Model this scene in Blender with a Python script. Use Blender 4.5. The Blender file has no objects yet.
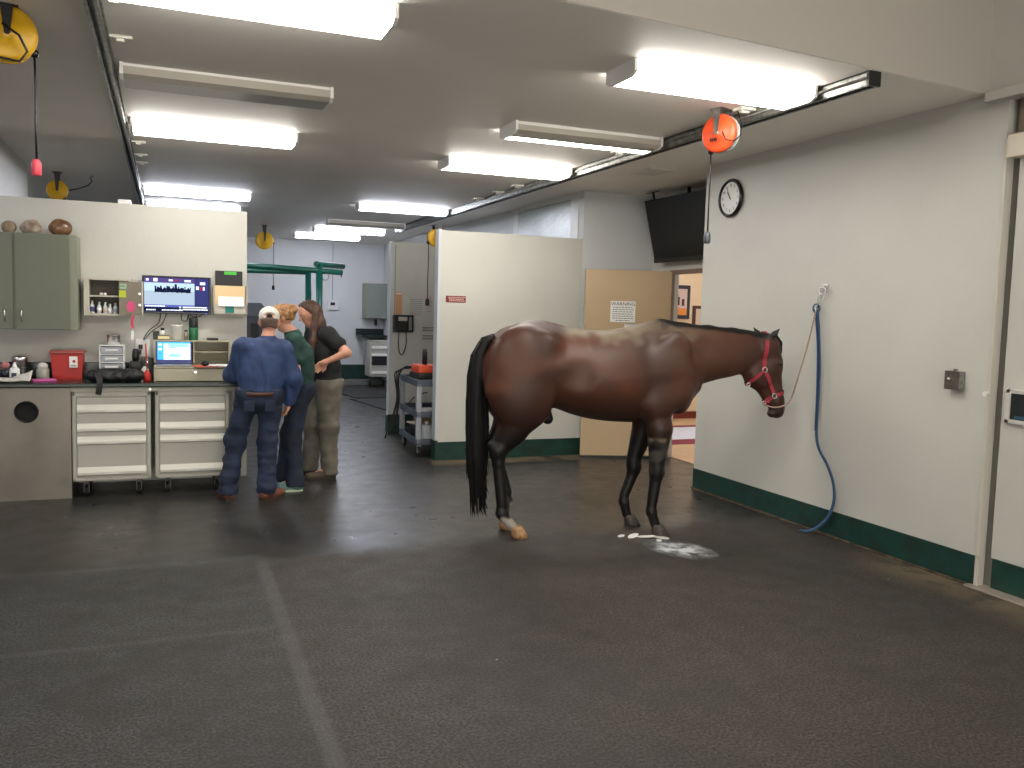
import bpy, bmesh, math, random
import numpy as np
from mathutils import Vector, Matrix, Euler, noise
random.seed(4); PI = math.pi
SC = bpy.context.scene
COL = SC.collection

# ------------------------------------------------------------------ materials
MATS = {}
def lin(c):
    return tuple((x/12.92 if x <= .04045 else ((x+.055)/1.055)**2.4) for x in [v/255 for v in c])
def mat(name, rgb, rough=.55, metal=0, var=0, vscale=6, bump=0, bscale=60, emit=0, spec=None, coat=0, rgb2=None):
    if name in MATS: return MATS[name]
    m = bpy.data.materials.new(name); m.use_nodes = True; nt = m.node_tree; N = nt.nodes; L = nt.links
    b = N['Principled BSDF']; c = lin(rgb)
    b.inputs['Base Color'].default_value = (*c, 1); b.inputs['Roughness'].default_value = rough; b.inputs['Metallic'].default_value = metal
    if spec is not None: b.inputs['Specular IOR Level'].default_value = spec
    if coat: b.inputs['Coat Weight'].default_value = coat
    if emit:
        b.inputs['Emission Color'].default_value = (*c, 1); b.inputs['Emission Strength'].default_value = emit
    tc = N.new('ShaderNodeTexCoord')
    if var or rgb2:
        n = N.new('ShaderNodeTexNoise'); n.inputs['Scale'].default_value = vscale; n.inputs['Detail'].default_value = 5
        L.new(tc.outputs['Object'], n.inputs['Vector'])
        r = N.new('ShaderNodeMix'); r.data_type = 'RGBA'
        c2 = lin(rgb2) if rgb2 else tuple(max(0, x*(1-var)) for x in c)
        mr = N.new('ShaderNodeMapRange'); mr.inputs[1].default_value = .35; mr.inputs[2].default_value = .65
        L.new(n.outputs['Fac'], mr.inputs[0]); L.new(mr.outputs[0], r.inputs['Factor'])
        r.inputs['A'].default_value = (*c, 1); r.inputs['B'].default_value = (*c2, 1)
        L.new(r.outputs['Result'], b.inputs['Base Color'])
    if bump:
        n = N.new('ShaderNodeTexNoise'); n.inputs['Scale'].default_value = bscale; n.inputs['Detail'].default_value = 3
        L.new(tc.outputs['Object'], n.inputs['Vector'])
        bp = N.new('ShaderNodeBump'); bp.inputs['Strength'].default_value = bump; bp.inputs['Distance'].default_value = .01
        L.new(n.outputs['Fac'], bp.inputs['Height']); L.new(bp.outputs['Normal'], b.inputs['Normal'])
    MATS[name] = m; return m

def attr_mat(name, rough=.5, bump=.1, bscale=200, stretch=None, coat=0, sheen=0):
    m = bpy.data.materials.new(name); m.use_nodes = True; nt = m.node_tree; N = nt.nodes; L = nt.links
    b = N['Principled BSDF']; b.inputs['Roughness'].default_value = rough
    a = N.new('ShaderNodeAttribute'); a.attribute_name = 'Col'; L.new(a.outputs['Color'], b.inputs['Base Color'])
    tc = N.new('ShaderNodeTexCoord'); mp = N.new('ShaderNodeMapping')
    if stretch: mp.inputs['Scale'].default_value = stretch
    n = N.new('ShaderNodeTexNoise'); n.inputs['Scale'].default_value = bscale
    L.new(tc.outputs['Object'], mp.inputs[0]); L.new(mp.outputs[0], n.inputs['Vector'])
    bp = N.new('ShaderNodeBump'); bp.inputs['Strength'].default_value = bump; bp.inputs['Distance'].default_value = .005
    L.new(n.outputs['Fac'], bp.inputs['Height']); L.new(bp.outputs['Normal'], b.inputs['Normal'])
    b.inputs['Coat Weight'].default_value = coat; b.inputs['Coat Roughness'].default_value = .35
    return m

# ------------------------------------------------------------------ mesh builder
class MB:
    def __init__(s): s.bm = bmesh.new(); s.mi = 0
    def m(s, i): s.mi = i; return s
    def _fin(s, faces, smooth=False):
        for f in faces: f.material_index = s.mi; f.smooth = smooth
    def quadf(s, pts, smooth=False):
        vs = [s.bm.verts.new(p) for p in pts]; f = s.bm.faces.new(vs); f.material_index = s.mi; f.smooth = smooth; return s
    def box(s, x0, x1, y0, y1, z0, z1, bev=0, M=None):
        x0,x1 = min(x0,x1),max(x0,x1); y0,y1 = min(y0,y1),max(y0,y1); z0,z1 = min(z0,z1),max(z0,z1)
        t = bmesh.new(); bmesh.ops.create_cube(t, size=1)
        for v in t.verts: v.co = Vector(((x0+x1)/2+v.co.x*(x1-x0), (y0+y1)/2+v.co.y*(y1-y0), (z0+z1)/2+v.co.z*(z1-z0)))
        if bev:
            bmesh.ops.bevel(t, geom=list(t.edges), offset=min(bev, .49*min(x1-x0,y1-y0,z1-z0)), segments=2, profile=.7, affect='EDGES')
        s.merge(t, M); return s
    def merge(s, t, M=None, smooth=None):
        mp = {}
        for v in t.verts: mp[v] = s.bm.verts.new(M @ v.co if M else v.co)
        for f in t.faces:
            try: g = s.bm.faces.new([mp[v] for v in f.verts])
            except ValueError: continue
            g.material_index = s.mi; g.smooth = f.smooth if smooth is None else smooth
        t.free()
    def tube(s, pts, r, n=8, cap=True):
        pts = [Vector(p) for p in pts]; rs = r if isinstance(r, (list, tuple)) else [r]*len(pts)
        rings = []; up = None
        for i, p in enumerate(pts):
            d = (pts[min(i+1, len(pts)-1)]-pts[max(i-1, 0)]).normalized()
            if up is None:
                up = d.orthogonal().normalized()
            up = (up - d*up.dot(d))
            up = up.normalized() if up.length > 1e-6 else d.orthogonal().normalized()
            w = d.cross(up)
            rings.append([s.bm.verts.new(p+(up*math.cos(2*PI*k/n)+w*math.sin(2*PI*k/n))*rs[i]) for k in range(n)])
        fs = []
        for a, b in zip(rings, rings[1:]):
            for k in range(n): fs.append(s.bm.faces.new([a[k], a[(k+1)%n], b[(k+1)%n], b[k]]))
        s._fin(fs, True)
        if cap: s._fin([s.bm.faces.new(rings[0][::-1]), s.bm.faces.new(rings[-1])])
        return s
    def cyl(s, a, b, r, n=20, r2=None): return s.tube([a, b], [r, r if r2 is None else r2], n)
    def lathe(s, prof, n=24, M=None, caps=True):
        rings = []
        for r, z in prof:
            rings.append([(max(r, 1e-4)*math.cos(2*PI*k/n), max(r, 1e-4)*math.sin(2*PI*k/n), z) for k in range(n)])
        t = bmesh.new(); R = [[t.verts.new(p) for p in g] for g in rings]
        for a, b in zip(R, R[1:]):
            for k in range(n): t.faces.new([a[k], a[(k+1)%n], b[(k+1)%n], b[k]]).smooth = True
        
        if caps: t.faces.new(R[0][::-1]); t.faces.new(R[-1])
        s.merge(t, M); return s
    def ribbon(s, pts, w, th, side=(0,1,0)):   # flat strap along pts, width direction 'side'
        sd = [Vector(side)]*len(pts) if not isinstance(side[0], (tuple, list, Vector)) else [Vector(q) for q in side]
        pts = [Vector(p) for p in pts]; R = []
        for i, p in enumerate(pts):
            d = (pts[min(i+1, len(pts)-1)]-pts[max(i-1, 0)]).normalized()
            a = (sd[i]-d*sd[i].dot(d)).normalized(); b = d.cross(a)
            R.append([s.bm.verts.new(p+a*w/2*x+b*th/2*y) for x, y in ((1,1),(-1,1),(-1,-1),(1,-1))])
        fs = []
        for a, b in zip(R, R[1:]):
            for k in range(4): fs.append(s.bm.faces.new([a[k], a[(k+1)%4], b[(k+1)%4], b[k]]))
        fs += [s.bm.faces.new(R[0][::-1]), s.bm.faces.new(R[-1])]; s._fin(fs); return s
    def prism(s, poly, h0, h1, axis='z', M=None):   # polygon (a,b) extruded along axis
        f = {'z': lambda a, b, h: (a, b, h), 'y': lambda a, b, h: (a, h, b), 'x': lambda a, b, h: (h, a, b)}[axis]
        t = bmesh.new(); A = [t.verts.new(f(a, b, h0)) for a, b in poly]; B = [t.verts.new(f(a, b, h1)) for a, b in poly]; n = len(poly)
        for k in range(n): t.faces.new([A[k], A[(k+1)%n], B[(k+1)%n], B[k]])
        t.faces.new(A[::-1]); t.faces.new(B); s.merge(t, M); return s
    def sphere(s, c, r, sc=(1,1,1), n=16):
        t = bmesh.new(); bmesh.ops.create_uvsphere(t, u_segments=n, v_segments=max(6, n//2), radius=r)
        for v in t.verts: v.co = Vector(c)+Vector((v.co.x*sc[0], v.co.y*sc[1], v.co.z*sc[2]))
        for f in t.faces: f.smooth = True
        s.merge(t); return s
    def torus(s, c, R, r, normal=(0,0,1), n=20, m=8, sc=1):
        q = Vector(normal).to_track_quat('Z', 'Y').to_matrix().to_4x4()
        pts = [Vector(c)+(q @ Vector((R*math.cos(2*PI*k/n), R*sc*math.sin(2*PI*k/n), 0))) for k in range(n+1)]
        return s.tube(pts, r, m, False)
    def text(s, body, size, M, align='CENTER'):
        c = bpy.data.curves.new('t', 'FONT'); c.body = body; c.size = size; c.align_x = align; c.align_y = 'CENTER'; c.extrude = .0006; c.resolution_u = 2
        o = bpy.data.objects.new('t', c); COL.objects.link(o); dg = bpy.context.evaluated_depsgraph_get()
        me = bpy.data.meshes.new_from_object(o.evaluated_get(dg)); t = bmesh.new(); t.from_mesh(me)
        bpy.data.objects.remove(o); bpy.data.meshes.remove(me); bpy.data.curves.remove(c)
        s.merge(t, M); return s
    def build(s, name, mats, parent=None, loc=None, rz=0, autosmooth=False):
        bmesh.ops.recalc_face_normals(s.bm, faces=s.bm.faces)
        me = bpy.data.meshes.new(name); s.bm.to_mesh(me); s.bm.free()
        for q in (mats if isinstance(mats, (list, tuple)) else [mats]): me.materials.append(q)
        o = bpy.data.objects.new(name, me); COL.objects.link(o)
        if parent: o.parent = parent
        if loc is not None: o.location = loc
        if rz: o.rotation_euler = (0, 0, rz)
        return o

def thing(name, label, cat, loc=(0,0,0), rz=0, group=None, rot=None):
    o = bpy.data.objects.new(name, None); COL.objects.link(o); o.empty_display_size = .1
    o.location = loc; o.rotation_euler = rot if rot else (0, 0, rz); o['label'] = label; o['category'] = cat
    if group: o['group'] = group
    return o
def tag(o, label, cat, group=None, kind=None):
    o['label'] = label; o['category'] = cat
    if group: o['group'] = group
    if kind: o['kind'] = kind
    return o
def struct(name, mb, m):
    o = mb.build(name, m); o['kind'] = 'structure'; return o
def copy_tree(o, parent=None):
    kids = [c for c in COL.objects if c.parent == o]
    c = o.copy(); COL.objects.link(c); c.parent = parent
    for k in kids: copy_tree(k, c)
    return c
def vtext(M3, x, z, y=0):  # matrix that stands text up: text plane -> XZ plane facing -Y
    return M3
def face_my(x, y, z):      # text facing -Y at point
    return Matrix.Translation((x, y, z)) @ Matrix.Rotation(PI/2, 4, 'X')
def face_mx(x, y, z):      # text facing -X at point (reads with right = -Y)
    return Matrix.Translation((x, y, z)) @ Matrix.Rotation(-PI/2, 4, 'Z') @ Matrix.Rotation(PI/2, 4, 'X')

# ------------------------------------------------------------------ implicit surfaces (one continuous skin)
class SDF:
    def __init__(s, lo, hi, h):
        s.lo = np.array(lo, float); s.h = h; s.n = (np.ceil((np.array(hi)-s.lo)/h)).astype(int)+1
        s.F = np.full(s.n, 1.0, np.float32); s.ax = [s.lo[i]+h*np.arange(s.n[i]) for i in range(3)]
    def region(s, lo, hi):
        a = np.maximum(0, np.floor((np.array(lo)-s.lo)/s.h).astype(int)); b = np.minimum(s.n, np.ceil((np.array(hi)-s.lo)/s.h).astype(int)+1)
        sl = tuple(slice(int(a[i]), int(b[i])) for i in range(3))
        X, Y, Z = np.meshgrid(s.ax[0][sl[0]], s.ax[1][sl[1]], s.ax[2][sl[2]], indexing='ij', sparse=True)
        return sl, X, Y, Z
    def add(s, sl, d, k):
        A = s.F[sl]; h = np.maximum(k-np.abs(A-d), 0)/k
        s.F[sl] = np.minimum(A, d)-h*h*k*.25
    def sub(s, sl, d, k):
        A = s.F[sl]; d = -d; h = np.maximum(k-np.abs(A-d), 0)/k
        s.F[sl] = np.maximum(A, d)+h*h*k*.25
    def cone(s, a, b, ra, rb, sc=(1,1,1), k=.03, sub=False):
        a = np.array(a, float); b = np.array(b, float); sc = np.array(sc, float); R = max(ra, rb)+k+.02
        lo = np.minimum(a, b)-R/np.minimum(sc, 1)*1.0; hi = np.maximum(a, b)+R/np.minimum(sc, 1)
        sl, X, Y, Z = s.region(lo, hi)
        X = (X-a[0])*sc[0]; Y = (Y-a[1])*sc[1]; Z = (Z-a[2])*sc[2]; B = (b-a)*sc; l2 = B@B+1e-12
        t = np.clip((X*B[0]+Y*B[1]+Z*B[2])/l2, 0, 1)
        d = np.sqrt((X-t*B[0])**2+(Y-t*B[1])**2+(Z-t*B[2])**2)-(ra+(rb-ra)*t)
        (s.sub if sub else s.add)(sl, d.astype(np.float32), k)
    def chain(s, pts, sc=(1,1,1), k=.03):
        for (a, ra), (b, rb) in zip(pts, pts[1:]): s.cone(a, b, ra, rb, sc, k)
    def ell(s, c, r, rot=(0,0,0), k=.03, sub=False):
        R = max(r)+k+.02; c = np.array(c, float); sl, X, Y, Z = s.region(c-R, c+R)
        M = np.array(Euler(rot).to_matrix().transposed()); X = X-c[0]; Y = Y-c[1]; Z = Z-c[2]
        q = [(M[i,0]*X+M[i,1]*Y+M[i,2]*Z)/r[i] for i in range(3)]
        L = np.sqrt(q[0]**2+q[1]**2+q[2]**2); G = np.sqrt((q[0]/r[0])**2+(q[1]/r[1])**2+(q[2]/r[2])**2)+1e-6
        d = L*(L-1)/G
        (s.sub if sub else s.add)(sl, d.astype(np.float32), k)
    def loftx(s, st, k=.03):      # stations: x, ztop, zbot, halfwidth, narrowing of the top
        st = np.array(st, float); x0, x1 = st[0,0], st[-1,0]; W = st[:,3].max()+.08
        sl, X, Y, Z = s.region((x0, -W, st[:,2].min()-.08), (x1, W, st[:,1].max()+.08))
        xs = X.ravel(); T = [np.interp(xs, st[:,0], st[:,i]) for i in range(1, 5)]
        ker = max(1, int(.05/s.h))
        T = [np.convolve(np.pad(t, ker, 'edge'), np.ones(2*ker+1)/(2*ker+1), 'valid') for t in T]
        top, bot, w, nr = [t.reshape(X.shape) for t in T]
        zc = (top+bot)/2; hz = (top-bot)/2; q = (Z-zc)/hz
        ww = w*(1-nr*np.clip(q, 0, 1))
        d = (np.sqrt((Y/ww)**2+q**2)-1)*np.minimum(ww, hz)
        s.add(sl, d.astype(np.float32), k)
    def cut(s, n, p, keep=True):   # keep the side where (x-p).n < 0
        X, Y, Z = np.meshgrid(*s.ax, indexing='ij', sparse=True)
        d = (X-p[0])*n[0]+(Y-p[1])*n[1]+(Z-p[2])*n[2]
        s.F = np.maximum(s.F, d.astype(np.float32))
    def mesh(s, name, relax=2):
        F = s.F.copy()
        for ax in range(3):       # close at the border
            F[tuple(slice(0,1) if i == ax else slice(None) for i in range(3))] = 1
            F[tuple(slice(-1,None) if i == ax else slice(None) for i in range(3))] = 1
        S = F < 0; nx, ny, nz = F.shape
        cnt = np.zeros((nx-1, ny-1, nz-1), np.int8); off = [(i,j,k) for i in (0,1) for j in (0,1) for k in (0,1)]
        for i,j,k in off: cnt += S[i:nx-1+i, j:ny-1+j, k:nz-1+k]
        ci = np.argwhere((cnt > 0) & (cnt < 8)); idx = -np.ones(cnt.shape, np.int32); idx[tuple(ci.T)] = np.arange(len(ci))
        acc = np.zeros((len(ci), 3)); num = np.zeros(len(ci))
        for a in off:
            for ax in range(3):
                if a[ax]: continue
                b = list(a); b[ax] = 1
                fa = F[ci[:,0]+a[0], ci[:,1]+a[1], ci[:,2]+a[2]]; fb = F[ci[:,0]+b[0], ci[:,1]+b[1], ci[:,2]+b[2]]
                m = (fa < 0) != (fb < 0); t = np.where(m, fa/np.where(m, fa-fb, 1), 0)
                p = np.tile(np.array(a, float), (len(ci), 1)); p[:,ax] += t
                acc[m] += p[m]; num[m] += 1
        V = s.lo+(ci+acc/num[:,None])*s.h
        quads = []
        for ax in range(3):
            u, v = [(1,2), (2,0), (0,1)][ax]
            A = S.take(range(0, S.shape[ax]-1), ax); B = S.take(range(1, S.shape[ax]), ax)
            e = np.argwhere(A != B); e = e[(e[:,u] > 0) & (e[:,v] > 0)]
            ina = A[tuple(e.T)]
            def cell(du, dv):
                c = e.copy(); c[:,u] -= du; c[:,v] -= dv; return idx[tuple(c.T)]
            q = np.stack([cell(1,1), cell(0,1), cell(0,0), cell(1,0)], 1)
            q[~ina] = q[~ina][:, ::-1]; quads.append(q)
        Q = np.concatenate(quads)
        for _ in range(relax):    # light smoothing
            sm = np.zeros_like(V); ct = np.zeros(len(V))
            for a, b in ((0,1),(1,2),(2,3),(3,0)):
                np.add.at(sm, Q[:,a], V[Q[:,b]]); np.add.at(ct, Q[:,a], 1)
                np.add.at(sm, Q[:,b], V[Q[:,a]]); np.add.at(ct, Q[:,b], 1)
            V = V*.5+sm/ct[:,None]*.5
        me = bpy.data.meshes.new(name); me.vertices.add(len(V)); me.vertices.foreach_set('co', V.astype(np.float32).ravel())
        me.loops.add(len(Q)*4); me.loops.foreach_set('vertex_index', Q.ravel().astype(np.int32))
        me.polygons.add(len(Q)); me.polygons.foreach_set('loop_start', np.arange(0, len(Q)*4, 4, dtype=np.int32))
        me.polygons.foreach_set('loop_total', np.full(len(Q), 4, np.int32)); me.polygons.foreach_set('use_smooth', np.ones(len(Q), bool))
        me.update(calc_edges=True); me.validate()
        return me
def sobj(name, me, m, parent=None, fn=None, colfn=None):
    if fn:
        nr_ = [v.normal.copy() for v in me.vertices]; cs_ = [v.co.copy() for v in me.vertices]
        me.vertices.foreach_set('co', [q for c_, n_ in zip(cs_, nr_) for q in (c_+n_*fn(c_))]); me.update()
    if colfn:
        ca = me.color_attributes.new('Col', 'FLOAT_COLOR', 'POINT')
        n = len(me.vertices); co = np.zeros(n*3, np.float32); me.vertices.foreach_get('co', co); C = colfn(co.reshape(-1, 3))
        ca.data.foreach_set('color', np.concatenate([C, np.ones((n,1))], 1).astype(np.float32).ravel())
    me.materials.append(m); o = bpy.data.objects.new(name, me); COL.objects.link(o)
    if parent: o.parent = parent
    return o

# ------------------------------------------------------------------ camera
f_px = 862.59; yaw, pit, rol = .382469, .0820668, .0272039; HC = 1.65
fw = Vector((math.sin(yaw)*math.cos(pit), math.cos(yaw)*math.cos(pit), -math.sin(pit)))
r0 = fw.cross(Vector((0,0,1))).normalized(); u0 = r0.cross(fw)
rr = r0*math.cos(rol)+u0*math.sin(rol); uu = -r0*math.sin(rol)+u0*math.cos(rol)
cam = bpy.data.cameras.new('camera'); co = bpy.data.objects.new('camera', cam); COL.objects.link(co)
cam.sensor_width = 36; cam.lens = 36*f_px/1024; cam.clip_end = 100
co.matrix_world = Matrix(((rr.x, uu.x, -fw.x, 0), (rr.y, uu.y, -fw.y, 0), (rr.z, uu.z, -fw.z, HC), (0,0,0,1)))
SC.camera = co
SC.view_settings.view_transform = 'Standard'; SC.view_settings.look = 'None'; SC.view_settings.gamma = 1
SC.view_settings.use_curve_mapping = False; SC.view_settings.exposure = 0.32
w = bpy.data.worlds.new('world'); SC.world = w; w.use_nodes = True
w.node_tree.nodes['Background'].inputs[0].default_value = (.6,.65,.7,1); w.node_tree.nodes['Background'].inputs[1].default_value = .05
# ------------------------------------------------------------------ shared materials
wallw = mat('wall_white', (193,192,184), .42, var=.07, vscale=1.3, bump=.12, bscale=25)
wallfar = mat('wall_cool_white', (204,206,206), .5, var=.05, vscale=1.5, bump=.1, bscale=25)
greenb = mat('baseboard_green', (16,62,54), .45, rgb2=(24,44,38), vscale=7, bump=.2, bscale=18)
dirt = mat('sealant_dirt', (96,80,60), .9, rgb2=(45,40,34), vscale=14, bump=.4, bscale=40)
ceilm = mat('ceiling_paint', (236,231,222), .6, var=.06, vscale=.8)
steel = mat('galvanised_steel', (165,165,160), .38, .85, rgb2=(120,122,120), vscale=20, bump=.15, bscale=60)
brushed = mat('brushed_steel', (128,122,112), .4, .55, rgb2=(112,107,98), vscale=3)
chrome = mat('chrome', (210,210,208), .28, 1)
black = mat('black_plastic', (16,16,17), .4)
rubber = mat('black_rubber', (22,22,23), .75)
white = mat('white_plastic', (222,222,218), .4)
paper = mat('paper_white', (232,232,228), .8)
oak = mat('beige_laminate', (186,162,128), .5, var=.04, vscale=2)
brown = mat('brown_steel_frame', (128,108,92), .5)
cream = mat('cream_paint', (226,206,176), .6, var=.05)
sage = mat('sage_cabinet', (104,108,92), .5, var=.05, vscale=2)
sageedge = mat('sage_cabinet_edge', (130,134,116), .45)
putty = mat('putty_metal', (170,167,150), .4, var=.04)
cartw = mat('cart_offwhite', (176,174,162), .4, var=.03)
cartl = mat('cart_drawer_lip', (214,212,200), .35)
darktop = mat('dark_green_laminate', (18,34,30), .25)
yellow = mat('reel_yellow', (222,172,24), .4)
orange = mat('reel_orange', (240,84,40), .4)
greenp = mat('green_enamel', (16,84,68), .3)
redp = mat('red_plastic', (176,34,26), .4)

# ------------------------------------------------------------------ floor
def floor_mat():
    m = bpy.data.materials.new('rubber_floor'); m.use_nodes = True; nt = m.node_tree; N = nt.nodes; L = nt.links; b = N['Principled BSDF']
    tc = N.new('ShaderNodeTexCoord'); sep = N.new('ShaderNodeSeparateXYZ'); L.new(tc.outputs['Object'], sep.inputs[0])
    X, Y = sep.outputs[0], sep.outputs[1]
    def noise_(scale, det=4, rough=.6, vec=None):
        n = N.new('ShaderNodeTexNoise'); n.inputs['Scale'].default_value = scale; n.inputs['Detail'].default_value = det; n.inputs['Roughness'].default_value = rough
        L.new(vec or tc.outputs['Object'], n.inputs['Vector']); return n.outputs['Fac']
    def mr(v, a, b_, c=0, d=1, sm=True):
        q = N.new('ShaderNodeMapRange'); q.inputs[1].default_value = a; q.inputs[2].default_value = b_; q.inputs[3].default_value = c; q.inputs[4].default_value = d
        if sm: q.interpolation_type = 'SMOOTHSTEP'
        L.new(v, q.inputs[0]); return q.outputs[0]
    def ma(op, a, b_=None):
        q = N.new('ShaderNodeMath'); q.operation = op
        for i, v in enumerate((a, b_)):
            if v is None: continue
            if isinstance(v, (int, float)): q.inputs[i].default_value = v
            else: L.new(v, q.inputs[i])
        return q.outputs[0]
    def mixc(fac, A, B):
        q = N.new('ShaderNodeMix'); q.data_type = 'RGBA'
        for s_, v in (('A', A), ('B', B)):
            if isinstance(v, tuple): q.inputs[s_].default_value = (*lin(v), 1)
            else: L.new(v, q.inputs[s_])
        if isinstance(fac, (int, float)): q.inputs['Factor'].default_value = fac
        else: L.new(fac, q.inputs['Factor'])
        return q.outputs['Result']
    big = noise_(.9, 6); med = noise_(5, 5); fine = noise_(70, 3, .8); fine2 = noise_(60, 2)
    wob = ma('MULTIPLY', ma('SUBTRACT', noise_(1.5, 3), .5), .5)
    smooth = mr(ma('ADD', Y, wob), 5.55, 5.95)                       # worn smooth matting at the back
    left = mr(ma('ADD', X, ma('MULTIPLY', wob, .1)), .52, .60, 1, 0)  # the left-hand mats
    base = mixc(mr(fine, .44, .60), (12,11,10), (76,69,60))
    based = mixc(mr(fine, .44, .60), (12,12,12), (70,70,68))
    c = mixc(left, base, based)
    c = mixc(ma('MULTIPLY', mr(med, .42, .66), .35), c, (52,48,42))
    c = mixc(ma('MULTIPLY', mr(big, .42, .62), .42), c, (27,26,24))
    c = mixc(ma('MULTIPLY', smooth, .75), c, mixc(mr(big, .4, .62), (54,52,49), (40,39,37)))
    # seams between the mats
    def band(v, c0, hw, soft):
        d = ma('ABSOLUTE', ma('SUBTRACT', v, c0)); return mr(d, hw, hw+soft, 1, 0)
    s1 = ma('MULTIPLY', band(ma('ADD', X, ma('MULTIPLY', wob, .06)), .565, .018, .035), mr(Y, 5.6, 5.85, 1, 0))
    s2 = ma('MULTIPLY', band(ma('ADD', Y, ma('MULTIPLY', wob, .1)), 4.46, .01, .03), ma('MULTIPLY', mr(X, .5, .56, 1, 0), .6))
    s3 = ma('MULTIPLY', band(Y, 5.78, .015, .06), mr(X, .55, .62, 1, 0))
    seam = ma('MAXIMUM', ma('MAXIMUM', s1, s2), ma('MULTIPLY', s3, .5))
    c = mixc(ma('MULTIPLY', seam, .28), c, (98,98,96))
    # tan dust along the wall feet
    d1 = ma('MULTIPLY', mr(ma('ADD', X, ma('MULTIPLY', wob, .5)), 4.25, 4.72), mr(Y, 4.9, 4.2, 0, 1))
    d2 = ma('MULTIPLY', band(Y, 8.95, .06, .2), ma('MULTIPLY', mr(X, 2.6, 2.75), mr(X, 4.5, 4.8, 1, 0)))
    dd = ma('MULTIPLY', ma('MAXIMUM', ma('MULTIPLY', d1, .55), ma('MULTIPLY', d2, .75)), mr(med, .3, .6))
    c = mixc(dd, c, (128,112,88))
    # pale scuff by the counter
    sc_ = ma('MULTIPLY', ma('MULTIPLY', band(X, -.35, .03, .22), band(Y, 6.75, .03, .3)), mr(noise_(14, 4), .48, .66))
    c = mixc(ma('MULTIPLY', sc_, .65), c, (130,126,118))
    # crumbs of hay and bedding
    v = N.new('ShaderNodeTexVoronoi'); v.inputs['Scale'].default_value = 4.5; L.new(tc.outputs['Object'], v.inputs['Vector'])
    sp = mr(v.outputs['Distance'], .028, .04, 1, 0); c = mixc(ma('MULTIPLY', sp, mr(noise_(1.7, 2), .5, .62)), c, (150,142,112))
    L.new(c, b.inputs['Base Color'])
    ro = mixc(smooth, (205,205,205), (128,128,128)); bw = N.new('ShaderNodeRGBToBW'); 
    r1 = mr(smooth, 0, 1, .62, .33, False); r2 = ma('ADD', r1, ma('MULTIPLY', ma('SUBTRACT', med, .5), .35)); L.new(r2, b.inputs['Roughness'])
    b.inputs['Specular IOR Level'].default_value = .5
    bp = N.new('ShaderNodeBump'); bp.inputs['Distance'].default_value = .006
    L.new(mr(smooth, 0, 1, .8, .18, False), bp.inputs['Strength']); L.new(ma('ADD', fine, ma('MULTIPLY', med, .8)), bp.inputs['Height']); L.new(bp.outputs['Normal'], b.inputs['Normal'])
    return m
fl = MB().box(-7, 9, -5, 20, -.1, 0); struct('floor', fl, floor_mat())

CZ = 3.08
struct('ceiling', MB().prism([(-7, 2.86), (4.76, 4.02), (9, 4.44), (9, 20), (-7, 20)], CZ, CZ+.15), ceilm)
# bulkhead where the low ceiling meets the higher bay in front
bh = MB().prism([(-7, 2.855), (4.75, 4.013), (4.75, 4.15), (-7, 4.15)], CZ+.002, 4.1)
struct('wall_bulkhead', bh, mat('bulkhead_paint', (168,163,155), .65))
struct('ceiling_front', MB().box(-7, 9, -5, 4.2, 4.1, 4.25), ceilm)
# right wall
rw = MB().box(4.75, 4.95, 3.86, 7.02, 0, CZ).box(4.75, 4.95, -5, 4.2, CZ, 4.1); struct('wall_right', rw, wallw)
struct('baseboard_right', MB().box(4.742, 4.75, 3.87, 7.02, .015, .2, .002), greenb)
struct('trim_1', MB().box(4.725, 4.75, 3.9, 7.02, 0, .014, .004), dirt)
# wall nearer the camera beyond the sliding door, and unseen sides
struct('wall_right_near', MB().box(4.78, 4.98, -5, 2.3, 0, CZ), wallw)
struct('wall_left', MB().box(-7.1, -7, -5, 20, 0, 4.1), wallw)
struct('wall_behind', MB().box(-7, 9, -5.1, -5, 0, 4.1), wallw)
# counter wall (part height) and the side wall beyond it
struct('wall_counter', MB().box(-6, .72, 8.65, 8.79, 0, 2.54), wallw)
struct('wall_beyond_counter', MB().box(-1.5, -1.36, 8.8, 10.6, 0, CZ), wallw)
# free-standing part-height walls of the stalls
struct('wall_stall_front', MB().m(0).box(2.79, 4.5, 9.1, 9.22, 0, 2.53), wallw)
struct('trim_2', MB().box(2.755, 2.79, 9.095, 9.225, .22, 2.54, .004), mat('corner_metal', (190,194,196), .4, .1))
struct('wall_stall_rear', MB().box(2.81, 4.5, 11.36, 11.48, 0, 2.55), mat('wall_stall', (200,199,191), .45, var=.06, bump=.1, bscale=25))
struct('trim_3', MB().box(2.78, 2.81, 11.355, 11.485, .22, 2.56, .004), MATS['corner_metal'])
struct('baseboard_stall_front', MB().box(2.75, 4.5, 9.09, 9.1, 0, .2).box(2.75, 2.755, 9.09, 9.23, 0, .2).box(2.751, 2.79, 9.1, 9.23, 0, .215), greenb)
struct('baseboard_stall_rear', MB().box(2.77, 4.5, 11.35, 11.36, 0, .24).box(2.77, 2.81, 11.36, 11.485, 0, .22), greenb)
# side wall of the stalls, with the glazed-looking panel between two posts
struct('wall_stall_side', MB().box(4.5, 4.62, 9.22, 19, 0, CZ), wallfar)
struct('trim_4', MB().box(4.485, 4.505, 9.22, 9.42, 2.3, CZ, .004).box(4.485, 4.505, 11.1, 11.25, 2.3, CZ, .004).box(4.47, 4.50, 9.42, 11.1, CZ-.06, CZ, .004), mat('trim_white', (206,208,204), .35))
struct('trim_5', MB().box(4.49, 4.503, 9.42, 11.1, 2.3, CZ-.06), mat('dimpled_panel', (186,192,190), .22, .15, bump=.8, bscale=22))
struct('wall_door', MB().box(4.5, 5.5, 9.1, 9.22, 0, CZ), wallfar)
struct('baseboard_door_wall', MB().box(4.5, 5.4, 9.09, 9.1, 0, .2), greenb)
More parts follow.
